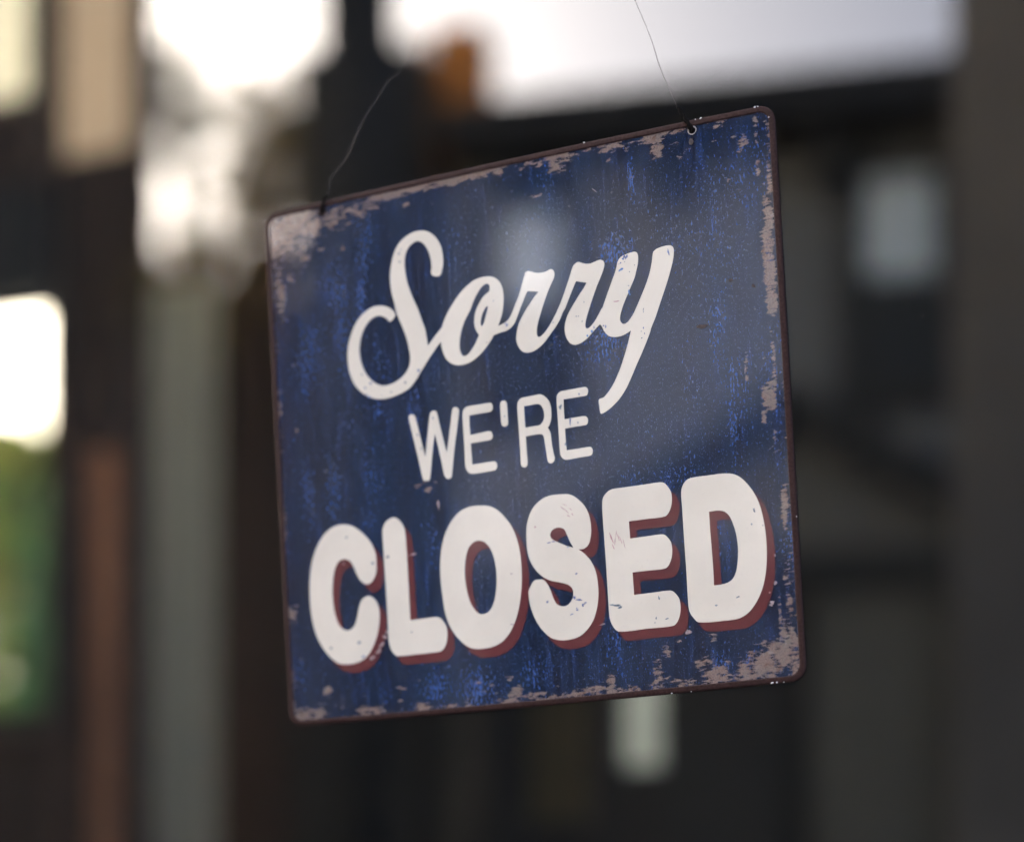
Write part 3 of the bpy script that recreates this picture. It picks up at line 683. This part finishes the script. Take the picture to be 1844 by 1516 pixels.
WEAR = [(-118.1,113.5,10.84,13.75,1),(-104.3,116.3,15.48,7,1),(-87.9,115.8,11.61,5.5,0.75),(-76,117.5,12.9,3.5,0.9),(-105,104.3,5.16,10,0.7),(-118,87.7,2.58,12.5,0.8),(-113.2,92.2,4.13,3,0.8),(-61.1,122,10.32,3.25,1.2),(-45.3,122,11.61,2.75,1.2),(-29.7,122,11.61,2.5,1.2),(-15.8,121.8,11.61,2.75,1.2),(-3.4,122.4,3.61,3,1.2),(14.2,120.3,5.68,2.25,0.8),(25.5,122.3,6.19,2,1.1),(24.8,118.1,4.13,4,0.9),(31.5,119.8,4.13,2,0.6),(40.8,121.1,10.32,1.25,0.7),(50.7,121.3,6.71,3,1),(61.5,120,7.74,3.5,0.6),(69.8,120.8,4.39,4,1.05),(71.5,115.4,3.61,3.5,1),(79.4,121.7,7.22,1.75,0.9),(80.3,115.3,2.58,2,0.7),(86.5,112.8,2.58,1.5,0.7),(82.6,110.6,2.58,2,0.6),(98.2,121.4,3.61,3,0.8),(103.2,122,2.06,3.5,0.7),(94.2,117.1,3.1,1.5,0.6),(99,114.6,7.74,1,0.5),(116.5,115,0.9,8,0.8),(111.2,112,2.06,3,0.9),(109.5,109.1,1.29,2.5,0.8),(116.5,99.2,1.03,4.5,0.6),(121.2,90.9,1.29,10,0.9),(119.7,74.2,2.06,15,1.1),(119,57.4,2.58,17.5,1.2),(119.3,40.4,2.32,6.25,1.2),(116.3,65.2,1.29,10,0.5),(118.6,15.2,1.03,10,0.9),(118.4,4.3,1.03,5,0.8),(114.5,-1.1,1.81,5.5,1.1),(117.2,-0.8,1.55,6,1),(113.1,-9.4,1.03,3.5,0.9),(117.1,-18.4,0.77,3.5,0.8),(106.5,12.3,0.77,6,0.95),(119.8,-47.7,1.55,7.5,1),(119.6,-54.9,1.29,7,0.9),(118.5,-66.8,1.03,10,0.6),(118.9,-80.1,1.55,7.5,0.6),(119.3,-90.9,1.81,6.25,0.85),(115.1,-96.5,0.77,10,0.8),(116.4,-103.8,2.06,7.5,0.7),(120.1,-106.6,1.81,7.5,0.9),(120.1,-115,4.13,9,0.9),(113,-113.1,8.26,6.5,1.05),(107.5,-116.2,9.29,6,1.05),(99.3,-119.1,5.68,5,0.95),(85.8,-119.1,6.71,4,1.1),(81.2,-112.5,4.64,2.25,0.8),(88.6,-114.4,7.74,2,0.6),(73.2,-121.6,7.74,3,0.65),(67.1,-119.1,5.16,3.5,0.6),(59.6,-116.7,2.32,6.5,0.95),(58.1,-121.5,5.16,3,0.7),(42.7,-122.1,8.77,2.25,1),(37.8,-117.4,2.06,5,0.95),(29.8,-120.2,5.16,3,0.9),(20.6,-120.7,6.71,1.75,0.7),(13.9,-121.9,15.48,1.5,0.9),(0.6,-119.7,6.19,1.5,0.8),(-7.5,-119.5,3.61,4,0.9),(-10.4,-122.3,7.74,2,1),(-24.1,-122.7,7.74,1.5,0.6),(64,-106,2.32,3,0.85),(80.5,-103.9,2.06,1.5,0.7),(85.5,-102,2.32,1.75,0.8),(69.8,-102.8,1.55,1,0.7),(-37.9,-122,7.74,1.75,0.8),(-54.8,-121.7,5.68,3,0.95),(-57.7,-123,7.74,1.5,0.9),(-82.2,-121.5,7.74,3.5,0.95),(-89.6,-123,10.32,1.5,1),(-113.2,-121.1,8.77,4.5,0.95),(-120.8,-122.1,4.64,4,1),(-123.4,-114.8,2.06,10,0.8),(-123.5,-100,1.55,4.5,0.8),(-103.6,-109,2.32,2.25,0.95),(-95,-115.1,2.06,3.5,0.7),(-100.4,-116.2,1.29,1.25,0.6),(-65.1,-110.8,2.84,1,0.9),(-66,-117.1,1.03,1,0.8),(-26.2,-111.7,1.81,1,0.9),(-10.3,-111.3,2.06,1.25,0.9),(-19.2,-114.1,1.29,0.75,0.8),(-122.2,29.9,1.81,4.5,1.05),(-113.2,16.9,0.77,3.5,0.8),(-123.7,15.2,1.03,1.5,0.8),(-123.1,8.3,1.03,3,0.6),(-123.2,-14.8,1.29,10,0.6),(-122.6,-31.1,1.55,10,0.8),(-123.2,-58.1,1.29,10,0.75),(-121,-71.9,3.1,5.5,0.8),(-124.2,-90.5,1.55,10,0.6),(-41,-27.6,1.03,2.75,0.9),(-54.5,-15.3,1.29,0.75,0.7),(-51.3,-18.1,2.06,1.25,0.85),(-46.2,-20.1,2.06,1.5,0.85),(-47.5,-16.3,1.55,1,0.7),(-41.8,-16.5,1.29,1,0.7),(-55.3,-28.9,0.77,1,0.5),(14.7,106.1,3.35,0.75,1),(-49.5,114.4,2.06,1.5,0.7),(-88.5,103.9,2.06,1.5,0.6),(-83.7,100.3,1.29,3,0.8),(-94.6,102.8,2.58,1.5,0.6),(103.4,95.8,1.03,1,0.8),(114.3,16.1,1.03,1,0.8),(-45.6,92.6,2.32,1,0.55),(-59.3,102.3,2.06,1,0.5),(49.9,114.9,1.29,1,0.8),(65.8,113.4,1.29,1,0.6),(120,-74.2,1.03,2.5,0.6)]
FLECK = [(51.2,73.7,6.71,6.5,1),(53.5,69.5,5.16,4,1),(43.8,35.6,7.74,6.5,1),(42.1,28.9,6.71,5,0.9),(-26.4,-115.3,7.74,7.5,0.9),(-45.9,-113.6,6.45,6,0.8),(3.8,-110.3,7.74,7,0.7),(41.1,-103.8,4.13,10,0.6),(88.6,-114.4,3.61,4.5,0.9),(99.5,-115.5,3.61,3.5,0.8),(-88.3,82.3,5.68,12.5,0.7),(-75.4,74.7,3.1,12.5,0.8),(-72.8,95.6,3.61,15,0.6),(-85.1,60.4,4.13,15,0.6),(-103.4,52.6,7.74,15,0.5),(-66.1,33.3,3.61,15,0.5),(-51.2,17.8,3.1,10,0.6),(-75.9,-10.3,3.1,12.5,0.5),(-108.6,-14,3.61,15,0.6),(-95.5,-18.4,3.1,12.5,0.6),(-78.5,-31.2,4.13,5,0.7),(19.1,111.6,3.61,15,0.5),(59.4,104.7,1.29,6.5,1),(94.3,30.1,4.13,12.5,0.7),(101,9.5,3.61,10,0.7),(81.1,17.6,3.1,12.5,0.5),(99.4,-9.8,2.06,15,0.7),(118.9,55,1.29,7,1.1),(118.9,-7.8,3.61,20,0.6),(123,-63.8,2.58,10,0.6),(96.2,20,2.58,15,0.6),(-69.8,20.6,3.1,3.5,0.9),(68.2,-32.4,15.48,7.5,0.5),(91.5,-62.4,3.61,12.5,0.6),(-44.9,-45.9,2.58,12.5,0.5),(112.9,99.9,10.32,15,0.5),(94.6,79.1,12.9,20,0.35),(-87.9,-93.9,3.1,7.5,0.6),(-118.1,-101.8,3.1,7.5,0.6),(-74.3,-111.1,2.58,10,0.6)]
CHIPS = [(54.64,71.08,1.03,0.62,60,0),(54.07,70.18,0.65,0.38,-40,1),(53.30,65.82,1.16,0.50,30,1),(52.24,65.26,0.77,0.50,20,1),(55.37,70.44,0.52,0.88,-10,0),(55.93,71.09,0.52,1.00,-10,0),(52.95,68.64,0.39,0.38,0,0),(52.15,68.28,0.39,0.25,0,5),(54.76,68.80,0.26,0.25,0,5),(74.97,69.28,0.39,1.75,12,0),(74.74,69.82,0.26,1.00,0,1),(56.03,54.81,0.52,1.50,8,1),(56.81,63.92,0.26,0.38,0,5),(59.27,66.47,0.26,0.25,0,5),(55.95,57.83,0.39,0.25,0,5),(50.19,51.84,1.55,0.33,-4,2),(61.75,37.85,0.32,0.62,0,0),(62.11,35.30,0.26,0.50,0,0),(60.74,33.54,0.39,0.31,0,5),(60.65,36.54,0.26,0.25,0,5),(62.22,46.24,0.21,0.75,-20,5),(62.15,45.01,0.19,0.50,-10,5),(44.41,41.55,0.39,0.88,-10,0),(43.39,41.97,0.39,0.38,0,0),(38.96,41.97,0.32,0.62,0,0),(37.82,40.40,0.65,0.75,50,1),(35.63,38.75,0.52,0.75,40,1),(42.24,39.90,0.39,0.50,0,0),(34.93,54.27,0.21,0.50,0,5),(30.91,48.40,0.26,0.38,0,5),(31.95,48.22,0.26,0.38,0,5),(33.65,45.65,0.26,0.50,-20,5),(19.72,47.53,0.39,0.31,0,5),(-2.53,50.04,0.52,0.88,-20,0),(-3.30,50.95,0.39,0.38,0,0),(-8.40,62.39,0.26,0.50,0,5),(-12.75,43.77,0.52,0.30,10,3),(-54.41,92.93,0.52,0.62,0,5),(-54.34,88.96,0.65,0.44,-20,5),(-53.45,94.60,0.26,0.50,0,5),(-76.88,38.99,0.52,0.50,0,5),(-75.50,32.39,0.52,0.62,0,0),(-72.48,34.31,0.65,0.88,-20,0),(-75.10,29.14,0.65,0.38,0,0),(-54.71,31.78,0.52,0.62,0,5),(-47.61,36.18,0.77,0.75,-40,0),(-62.08,28.45,0.52,0.38,0,5),(-73.72,27.86,0.77,0.38,20,1),(-67.05,27.63,0.26,0.25,0,5),(-49.87,6.33,0.52,0.62,0,0),(-48.26,-0.46,0.39,0.75,0,5),(-41.55,12.97,0.39,0.88,0,5),(21.25,8.67,0.77,1.25,-20,5),(25.39,2.22,0.52,1.00,0,0),(25.33,1.21,0.26,1.75,0,0),(28.99,0.42,0.39,0.50,0,5),(30.23,13.11,0.39,0.62,20,0),(22.66,-8.52,0.52,1.00,0,5),(-5.97,8.43,0.32,0.50,0,5),(-89.43,-37.32,0.90,0.50,5,5),(-76.15,-51.13,0.90,0.88,-20,5),(-100.36,-89.26,0.77,0.75,0,5),(-85.53,-88.05,1.03,0.75,25,5),(-83.58,-94.87,1.03,0.62,30,0),(-68.21,-49.16,1.03,1.00,0,5),(-57.93,-85.79,0.52,0.38,0,5),(-6.80,-64.07,0.77,0.38,-10,3),(-7.84,-87.26,1.29,0.31,-20,3),(19.45,-37.21,1.55,0.20,-45,2),(21.22,-38.70,1.81,0.17,-48,2),(23.37,-38.22,1.29,0.17,-40,2),(22.15,-41.09,1.03,0.25,-30,2),(24.03,-40.58,1.03,0.17,-60,2),(20.59,-35.84,1.29,0.15,-30,2),(5.96,-44.13,0.52,0.50,0,2),(12.22,-52.03,1.16,0.30,8,0),(14.37,-51.78,1.03,0.25,-5,0),(21.09,-55.12,0.65,0.25,0,1),(24.35,-67.62,0.77,0.44,10,0),(24.99,-79.54,1.81,0.45,-5,0),(22.95,-78.31,0.90,0.75,-30,0),(26.97,-81.77,1.16,0.50,20,0),(28.06,-81.13,0.65,0.38,10,0),(26.68,-82.24,0.52,0.62,0,0),(23.95,-83.97,0.65,0.50,0,0),(23.73,-83.19,0.39,0.38,0,0),(21.21,-85.69,0.90,0.30,15,0),(9.89,-78.92,0.77,0.62,20,0),(41.42,-52.81,0.26,2.25,14,2),(42.10,-54.39,0.26,2.75,16,2),(43.36,-55.05,0.18,2.25,-10,2),(44.99,-53.74,0.18,2.75,14,2),(45.96,-54.86,0.15,2.50,20,2),(44.08,-51.63,0.15,1.75,-8,2),(47.42,-56.54,0.15,2.50,10,2),(42.44,-57.68,0.21,1.50,20,2),(42.76,-83.96,2.58,0.50,-6,5),(44.01,-84.84,1.16,0.75,10,5),(40.20,-83.44,1.03,0.38,0,5),(62.06,-82.81,0.45,1.12,0,5),(65.07,-92.27,0.90,0.38,4,5),(60.29,-91.52,0.39,0.75,-10,5),(59.68,-93.44,0.39,0.38,0,5),(106.44,-49.38,0.45,1.38,8,5),(105.13,-55.27,0.39,0.50,0,5),(87.53,-88.74,0.77,0.44,0,5),(97.28,-86.14,1.03,0.38,12,5),(109.92,-56.36,0.39,0.25,0,5),(-55.01,-49.40,1.68,0.50,8,3),(-73.71,-90.27,1.81,1.00,40,3),(-75.61,-92.99,1.81,1.25,40,3),(-78.68,-95.87,1.81,0.88,30,3),(-72.05,-86.48,1.03,1.00,50,3),(-70.78,-84.49,0.77,1.00,0,3),(35.31,-91.68,1.68,0.38,14,3),(74.76,-98.92,1.29,1.00,20,3),(74.00,-99.09,0.77,1.25,-20,3),(112.12,-90.16,1.29,1.00,0,3),(111.35,-91.05,1.03,0.62,-30,3),(114.47,-69.94,0.39,0.75,0,3),(114.03,-81.94,0.65,1.12,-20,3),(111.17,-85.72,0.52,0.38,0,3),(-91.60,-49.60,0.77,0.50,30,3),(88.28,34.09,2.84,1.00,4,4),(87.52,33.97,1.29,0.88,0,4),(111.69,47.84,0.77,1.12,30,4),(101.91,52.03,1.03,0.75,0,4),(87.92,115.93,1.03,1.75,0,4),(42.44,103.61,1.68,0.17,-45,3),(106.03,12.33,0.21,2.50,-3,3),(-57.88,-49.58,0.39,0.38,0,3),(-41.02,-27.59,0.77,1.75,0,3),]
GLINTS = [(118.1,126.1),(116.6,126.2),(65.5,-125.3),(74.3,-125.6),(110.1,-125.1),(112.3,-125.3),(115.7,-125.2),(124.9,-54.4),(90.0,126.3),(93.0,126.7),(39.5,125.9),(122.3,119.3)]


# ------------------------------------------------------------------ the sign
sign = empty('hanging_sign', SIGN, (0, -ROLL, 0), "weathered blue square metal sign reading Sorry WE'RE CLOSED hanging by a cord", 'sign')
HALF = 0.125
HOLES = [(0.0885, 0.1205), (-0.0935, 0.1203)]


def bow(x, z):
    """The tin is stretched slightly: its top and bottom edges bow outwards."""
    k = max(0.0, 1 - (x / HALF) ** 2)
    t = z / HALF
    return z + (0.0011 * k * t ** 3 if z > 0 else 0.0008 * k * t ** 3)


def rounded(h, r, n=10):
    pts = []
    for cx, cz, a0 in ((1, 1, 0), (-1, 1, 90), (-1, -1, 180), (1, -1, 270)):
        for k in range(n + 1):
            a = R(a0 + 90 * k / n)
            pts.append((cx * (h - r) + r * math.cos(a), cz * (h - r) + r * math.sin(a)))
        # points along the straight run so that it can bow
        nx, nz = {(1, 1): (-1, 1), (-1, 1): (-1, -1), (-1, -1): (1, -1), (1, -1): (1, 1)}[(cx, cz)]
        p0 = pts[-1]
        a1 = R(a0 + 90)
        p1 = (nx * (h - r) + r * math.cos(a1), nz * (h - r) + r * math.sin(a1))
        for k in range(1, 24):
            f = k / 24
            pts.append((p0[0] + (p1[0] - p0[0]) * f, p0[1] + (p1[1] - p0[1]) * f))
    return pts


def loft(loops, close_last=True):
    bm = bmesh.new()
    L = [[bm.verts.new((x, y, bow(x, z))) for x, z in pts] for pts, y in loops]
    n = len(L[0])
    for a, b in zip(L[:-1], L[1:]):
        for i in range(n):
            bm.faces.new((a[i], a[(i + 1) % n], b[(i + 1) % n], b[i]))
    if close_last:
        bm.faces.new(L[-1])
        bm.faces.new(L[0][::-1])
    bmesh.ops.recalc_face_normals(bm, faces=bm.faces)
    return bm


# rolled rim: rises from the print, over the edge, round to the back
rim = [(rounded(HALF - 0.0028, 0.0046), 0.0003), (rounded(HALF - 0.0027, 0.0047), -0.0002), (rounded(HALF - 0.0023, 0.0050), -0.0004), (rounded(HALF - 0.0010, 0.0062), -0.0004),
       (rounded(HALF - 0.0003, 0.0068), -0.0002), (rounded(HALF, 0.0070), 0.0002), (rounded(HALF, 0.0070), 0.0008), (rounded(HALF - 0.0004, 0.0066), 0.0012), (rounded(HALF - 0.004, 0.004), 0.0013)]
obj('rim', loft(rim, False), MRIM, sign)
back = boxo('back_plate', (-HALF + 0.003, HALF - 0.003, 0.0009, 0.00125, -HALF + 0.003, HALF - 0.003), MRIM, sign)

# printed face: a fine grid carrying where the print is worn, with the two cord holes cut out
N = 300
g = np.linspace(-HALF + 0.0012, HALF - 0.0012, N + 1)
X, Z = np.meshgrid(g, g, indexing='xy')
def field(spots, sharp):
    f = np.zeros_like(X)
    for a, b, rx, rz, s in spots:
        d = (np.abs(X * 1000 - a) / max(rx, 0.8)) ** sharp + (np.abs(Z * 1000 - b) / max(rz, 0.8)) ** sharp
        f = np.maximum(f, s * np.exp(-0.55 * d))
    return f
wear = field(WEAR, 3.0)
ed = np.minimum(np.minimum(HALF - 0.0035 - X, X + HALF - 0.0035), np.minimum(HALF - 0.0035 - Z, Z + HALF - 0.0035)) * 1000
wear = np.maximum(wear, 0.42 * np.exp(-np.clip(ed, 0, None) / 1.6)) * 0.77
wear = np.maximum(wear, 0.14 * np.exp(-np.clip(ed, 0, None) / 9.0))
fleck = field(FLECK, 2.0)
kx = np.clip(1 - (X / HALF) ** 2, 0, None)
Zb = Z + np.where(Z > 0, 0.0011, 0.0008) * kx * (Z / HALF) ** 3
HR = 0.00165
M_burr = plain('rubbed metal', (0.42, 0.38, 0.33), 0.4, 0.4, 1500)
co = np.stack([X, np.zeros_like(X), Zb], -1).reshape(-1, 3)
keep_v = np.ones(len(co), bool)
hz = [(hx, bow(hx, hz_)) for hx, hz_ in HOLES]
for hx, hzz in hz:
    d = np.hypot(co[:, 0] - hx, co[:, 2] - hzz)
    inside = d < HR
    keep_v &= ~inside
ii = np.arange((N + 1) * (N + 1)).reshape(N + 1, N + 1)
q = np.stack([ii[:-1, :-1], ii[:-1, 1:], ii[1:, 1:], ii[1:, :-1]], -1).reshape(-1, 4)
q = q[keep_v[q].all(1)]
ax, az = np.abs(X.reshape(-1)), np.abs(Z.reshape(-1))
rr, hh = 0.0056, HALF - 0.0016                       # keep the print inside the rounded rim
corner = (ax > hh - rr) & (az > hh - rr) & (np.hypot(ax - hh + rr, az - hh + rr) > rr)
q = q[~corner[q].any(1)]
for hx, hzz in hz:                                   # snap the ragged ring of each hole to a circle
    d = np.hypot(co[:, 0] - hx, co[:, 2] - hzz)
    ring = keep_v & (d < HR + 0.00095)
    dx, dz = co[ring, 0] - hx, co[ring, 2] - hzz
    s = HR / np.hypot(dx, dz)
    use = d[ring] < HR + 0.0006
    co[ring, 0] = np.where(use, hx + dx * s, co[ring, 0])
    co[ring, 2] = np.where(use, hzz + dz * s, co[ring, 2])
me = bpy.data.meshes.new('printed_face')
me.from_pydata(co.tolist(), [], q.tolist())
for nm, arr in (('wear', wear), ('fleck', fleck)):
    at = me.attributes.new(nm, 'FLOAT', 'POINT')
    at.data.foreach_set('value', arr.reshape(-1).astype(np.float32))
me.update()
face = obj('printed_face', me, MB_, sign)
for hx, hzz in hz:                                   # bare metal burr and sleeve of each hole
    bm = bmesh.new()
    n = 28
    prof = [(HR + 0.00036, -0.00002), (HR + 0.0002, -0.00014), (HR + 0.00002, -0.00012), (HR - 0.0001, 0.0), (HR - 0.0001, 0.0009)]
    rg = [[bm.verts.new((hx + r * math.cos(k * 6.28318 / n), y, hzz + r * math.sin(k * 6.28318 / n))) for k in range(n)] for r, y in prof]
    for a, b in zip(rg[:-1], rg[1:]):
        for k in range(n):
            bm.faces.new((a[k], a[(k + 1) % n], b[(k + 1) % n], b[k]))
    bmesh.ops.recalc_face_normals(bm, faces=bm.faces)
    obj('hole_burr', bm, M_burr if hx > 0 else MRIM, sign, True)


# lettering: thin printed layers, one mesh for each letter
def spline(loop, n=5):
    P = [Vector((p[0], p[1])) for p in loop]
    C = [len(p) > 2 for p in loop]
    m, out = len(P), []
    for i in range(m):
        p1, p2 = P[i], P[(i + 1) % m]
        p0 = P[i - 1] if not C[i] else p1 - (p2 - p1)
        p3 = P[(i + 2) % m] if not C[(i + 1) % m] else p2 + (p2 - p1)
        # centripetal-like tangents, kept short where the points are unevenly spaced
        d = (p2 - p1).length + 1e-9
        d0, d2 = (p1 - p0).length + 1e-9, (p3 - p2).length + 1e-9
        m1 = ((p1 - p0) + (p2 - p1)) / (d0 + d) * d if not C[i] else (p2 - p1)
        m2 = ((p2 - p1) + (p3 - p2)) / (d + d2) * d if not C[(i + 1) % m] else (p2 - p1)
        for k in range(n):
            t = k / n
            h = (2 * t ** 3 - 3 * t * t + 1) * p1 + (t ** 3 - 2 * t * t + t) * m1 + (-2 * t ** 3 + 3 * t * t) * p2 + (t ** 3 - t * t) * m2
            out.append(h)
    return out


def slab(loops, y_top, y_bot):
    """Flat shape (mm loops, first the outline, then holes) as a thin layer between two depths."""
    polys = [[Vector((p.x / 1000, p.y / 1000, 0)) for p in spline(l)] for l in loops]
    tris = tessellate_polygon(polys)
    flat = [p for l in polys for p in l]
    bm = bmesh.new()
    a = [bm.verts.new((p.x, y_top, p.y)) for p in flat]
    b = [bm.verts.new((p.x, y_bot, p.y)) for p in flat]
    for t in tris:
        try:
            bm.faces.new([a[i] for i in t])
        except ValueError:
            pass
    k = 0
    for l in polys:
        n = len(l)
        for i in range(n):
            j = (i + 1) % n
            try:
                bm.faces.new((a[k + i], a[k + j], b[k + j], b[k + i]))
            except ValueError:
                pass
        k += n
    bmesh.ops.recalc_face_normals(bm, faces=bm.faces)
    up = sum((f.normal.y * f.calc_area() for f in bm.faces if abs(f.normal.y) > 0.9))
    if up > 0:
        bmesh.ops.reverse_faces(bm, faces=bm.faces)
    return bm


SH = (3.3, -4.3)                                  # offset of the maroon drop shadow, mm
for i, (ch, word, loops) in enumerate(LETTERS):
    if word == 'closed':
        off = [[(p[0] + SH[0], p[1] + SH[1], *p[2:]) for p in l] for l in loops]
        o = obj('letter_shadow', slab(off, -0.00012 - 0.000003 * i, 0.00002), MR, sign)
        o['label'] = 'maroon drop shadow of the white letter %s in CLOSED' % ch
    o = obj('letter', slab(loops, -0.00022 - 0.000004 * i, 0.00002), MW, sign)
    nm = 'apostrophe' if ch == "'" else 'letter ' + ch
    o['label'] = 'cream white %s of the word %s' % (nm, {'sorry': 'Sorry', 'were': "WE'RE", 'closed': 'CLOSED'}[word])

# chips, scuffs and rust flecks in the print, by colour
rnd = random.Random(11)
for kind, nm in enumerate(('slate_chip', 'blue_chip', 'red_scuff', 'pale_scuff', 'rust_spot', 'dark_chip')):
    bm = bmesh.new()
    c = 0
    for a, b, w, h, an, k in CHIPS:
        if k != kind:
            continue
        n = rnd.randint(9, 13)
        ca, sa = math.cos(R(an)), math.sin(R(an))
        vs_ = []
        for j in range(n):
            th = j * 6.28318 / n + rnd.uniform(-0.2, 0.2)
            r = rnd.uniform(0.5, 1.15)
            x, z = w * r * math.cos(th), h * r * math.sin(th)
            vs_.append(bm.verts.new(((a + x * ca - z * sa) / 1000, -0.00032 - 0.000002 * c, (b + x * sa + z * ca) / 1000)))
        bm.faces.new(vs_)
        c += 1
    for f in bm.faces:
        f.normal_update()
        if f.normal.y > 0:
            f.normal_flip()
    r = bmesh.ops.extrude_face_region(bm, geom=list(bm.faces))
    bmesh.ops.translate(bm, verts=[e for e in r['geom'] if isinstance(e, bmesh.types.BMVert)], vec=(0, 0.00018, 0))
    o = obj(nm, bm, M_chip[kind], sign)
    o['kind'] = 'stuff'

# bare nicks along the rim, their edge glints put into a near white colour
bm = bmesh.new()
for a, b in GLINTS:
    a = max(-124.7, min(124.7, a))
    b = 1000 * bow(a / 1000, max(-0.1247, min(0.1247, b / 1000)))
    for j in range(rnd.randint(1, 2)):
        m = Matrix.Translation((a / 1000 + rnd.uniform(-.0006, .0006), -0.0004, b / 1000 + rnd.uniform(-.0002, .0002)))
        s = rnd.uniform(0.00025, 0.0005)
        bmesh.ops.create_icosphere(bm, subdivisions=1, radius=s, matrix=m @ Matrix.Diagonal((1, 0.6, 0.8, 1)))
o = obj('rim_glint_nick', bm, M_chip[6], sign, True)
o['kind'] = 'stuff'


# ------------------------------------------------------------------ cord and hook
def on_sign(a, b, y):
    return sign_m @ Vector((a / 1000, y, b / 1000))


sign_m = Matrix.Translation(SIGN) @ Matrix.Rotation(-ROLL, 4, 'Y')
hook_p = on_sign(29, 279, 0.0008)
cord = empty('twine_loop', hook_p, label='thin clear line with dark twine ends holding up the blue sign', cat='cord')
inv = Matrix.Translation(-hook_p)


def cpath(pts):
    return [inv @ on_sign(*p) for p in pts]


right = [(88.5, 120.9, 0.0006), (88.2, 121.6, -0.0007), (86.6, 124.8, -0.0011), (85.0, 127.8, -0.0011), (83.0, 131.6, -0.0008), (79.3, 141.6, -0.0004), (75.6, 151.9, 0), (69.7, 173.7, 0), (52, 222, 0), (29, 279, 0.0)]
left = [(-93.5, 120.7, 0.0006), (-93.2, 121.6, -0.0007), (-92.2, 124.6, -0.0011), (-90.0, 127.8, -0.0010), (-88.2, 131.4, -0.0006), (-88.4, 134.8, -0.0002), (-85.4, 138.4, 0), (-78.9, 143.9, 0), (-74.6, 151.6, 0), (-69.0, 160.6, 0), (-62.2, 167.6, 0), (-55.6, 175.0, 0), (-49.5, 178.6, 0), (-37, 196, 0), (-8, 236, 0), (29, 279, 0)]
bm = bmesh.new()
tube(bm, smooth_path(cpath(right[3:]), 8), 0.00012, 6)
tube(bm, smooth_path(cpath(left[2:]), 8), 0.00012, 6)
obj('clear_line', bm, M_clear, cord, True)
for pts, turns, rr in ((right[:5], 2.0, 0.00085), (left[:4], 2.0, 0.0006)):
    bm = bmesh.new()
    base = smooth_path(cpath(pts), 8)
    for ph in (0, math.pi):
        tw = [p + 0.0005 * Vector((math.cos(ph + i / len(base) * turns * 6.283), 0.3 * math.sin(ph + i / len(base) * turns * 6.283), math.sin(ph + i / len(base) * turns * 6.283))) for i, p in enumerate(base)]
        tube(bm, tw, [rr * (1 - 0.45 * i / len(tw)) for i in range(len(tw))], 7)
    obj('twine_end', bm, M_cord, cord, True)
hook = empty('suction_hook', (hook_p.x, -0.0005, hook_p.z + 0.012), label='small clear suction cup hook on the glass above the sign', cat='hook')
bm = bmesh.new()
n = 24
prof = [(0.016, 0.0003), (0.0155, -0.001), (0.010, -0.003), (0.004, -0.0042), (0.0035, -0.009), (0.0, -0.0095)]
rg = [[bm.verts.new((max(r, 1e-5) * math.cos(k * 6.28318 / n), y, max(r, 1e-5) * math.sin(k * 6.28318 / n))) for k in range(n)] for r, y in prof]
for a, b in zip(rg[:-1], rg[1:]):
    for k in range(n):
        bm.faces.new((a[k], a[(k + 1) % n], b[(k + 1) % n], b[k]))
obj('cup', bm, M_clear, hook, True)
obj('wire_hook', tube(bmesh.new(), smooth_path([(0, -0.004, 0.004), (0, -0.0065, -0.004), (0, -0.0055, -0.012), (0, -0.0035, -0.0145), (0, -0.0018, -0.0115)], 6), 0.0007, 8), M_chip[6], hook, True)
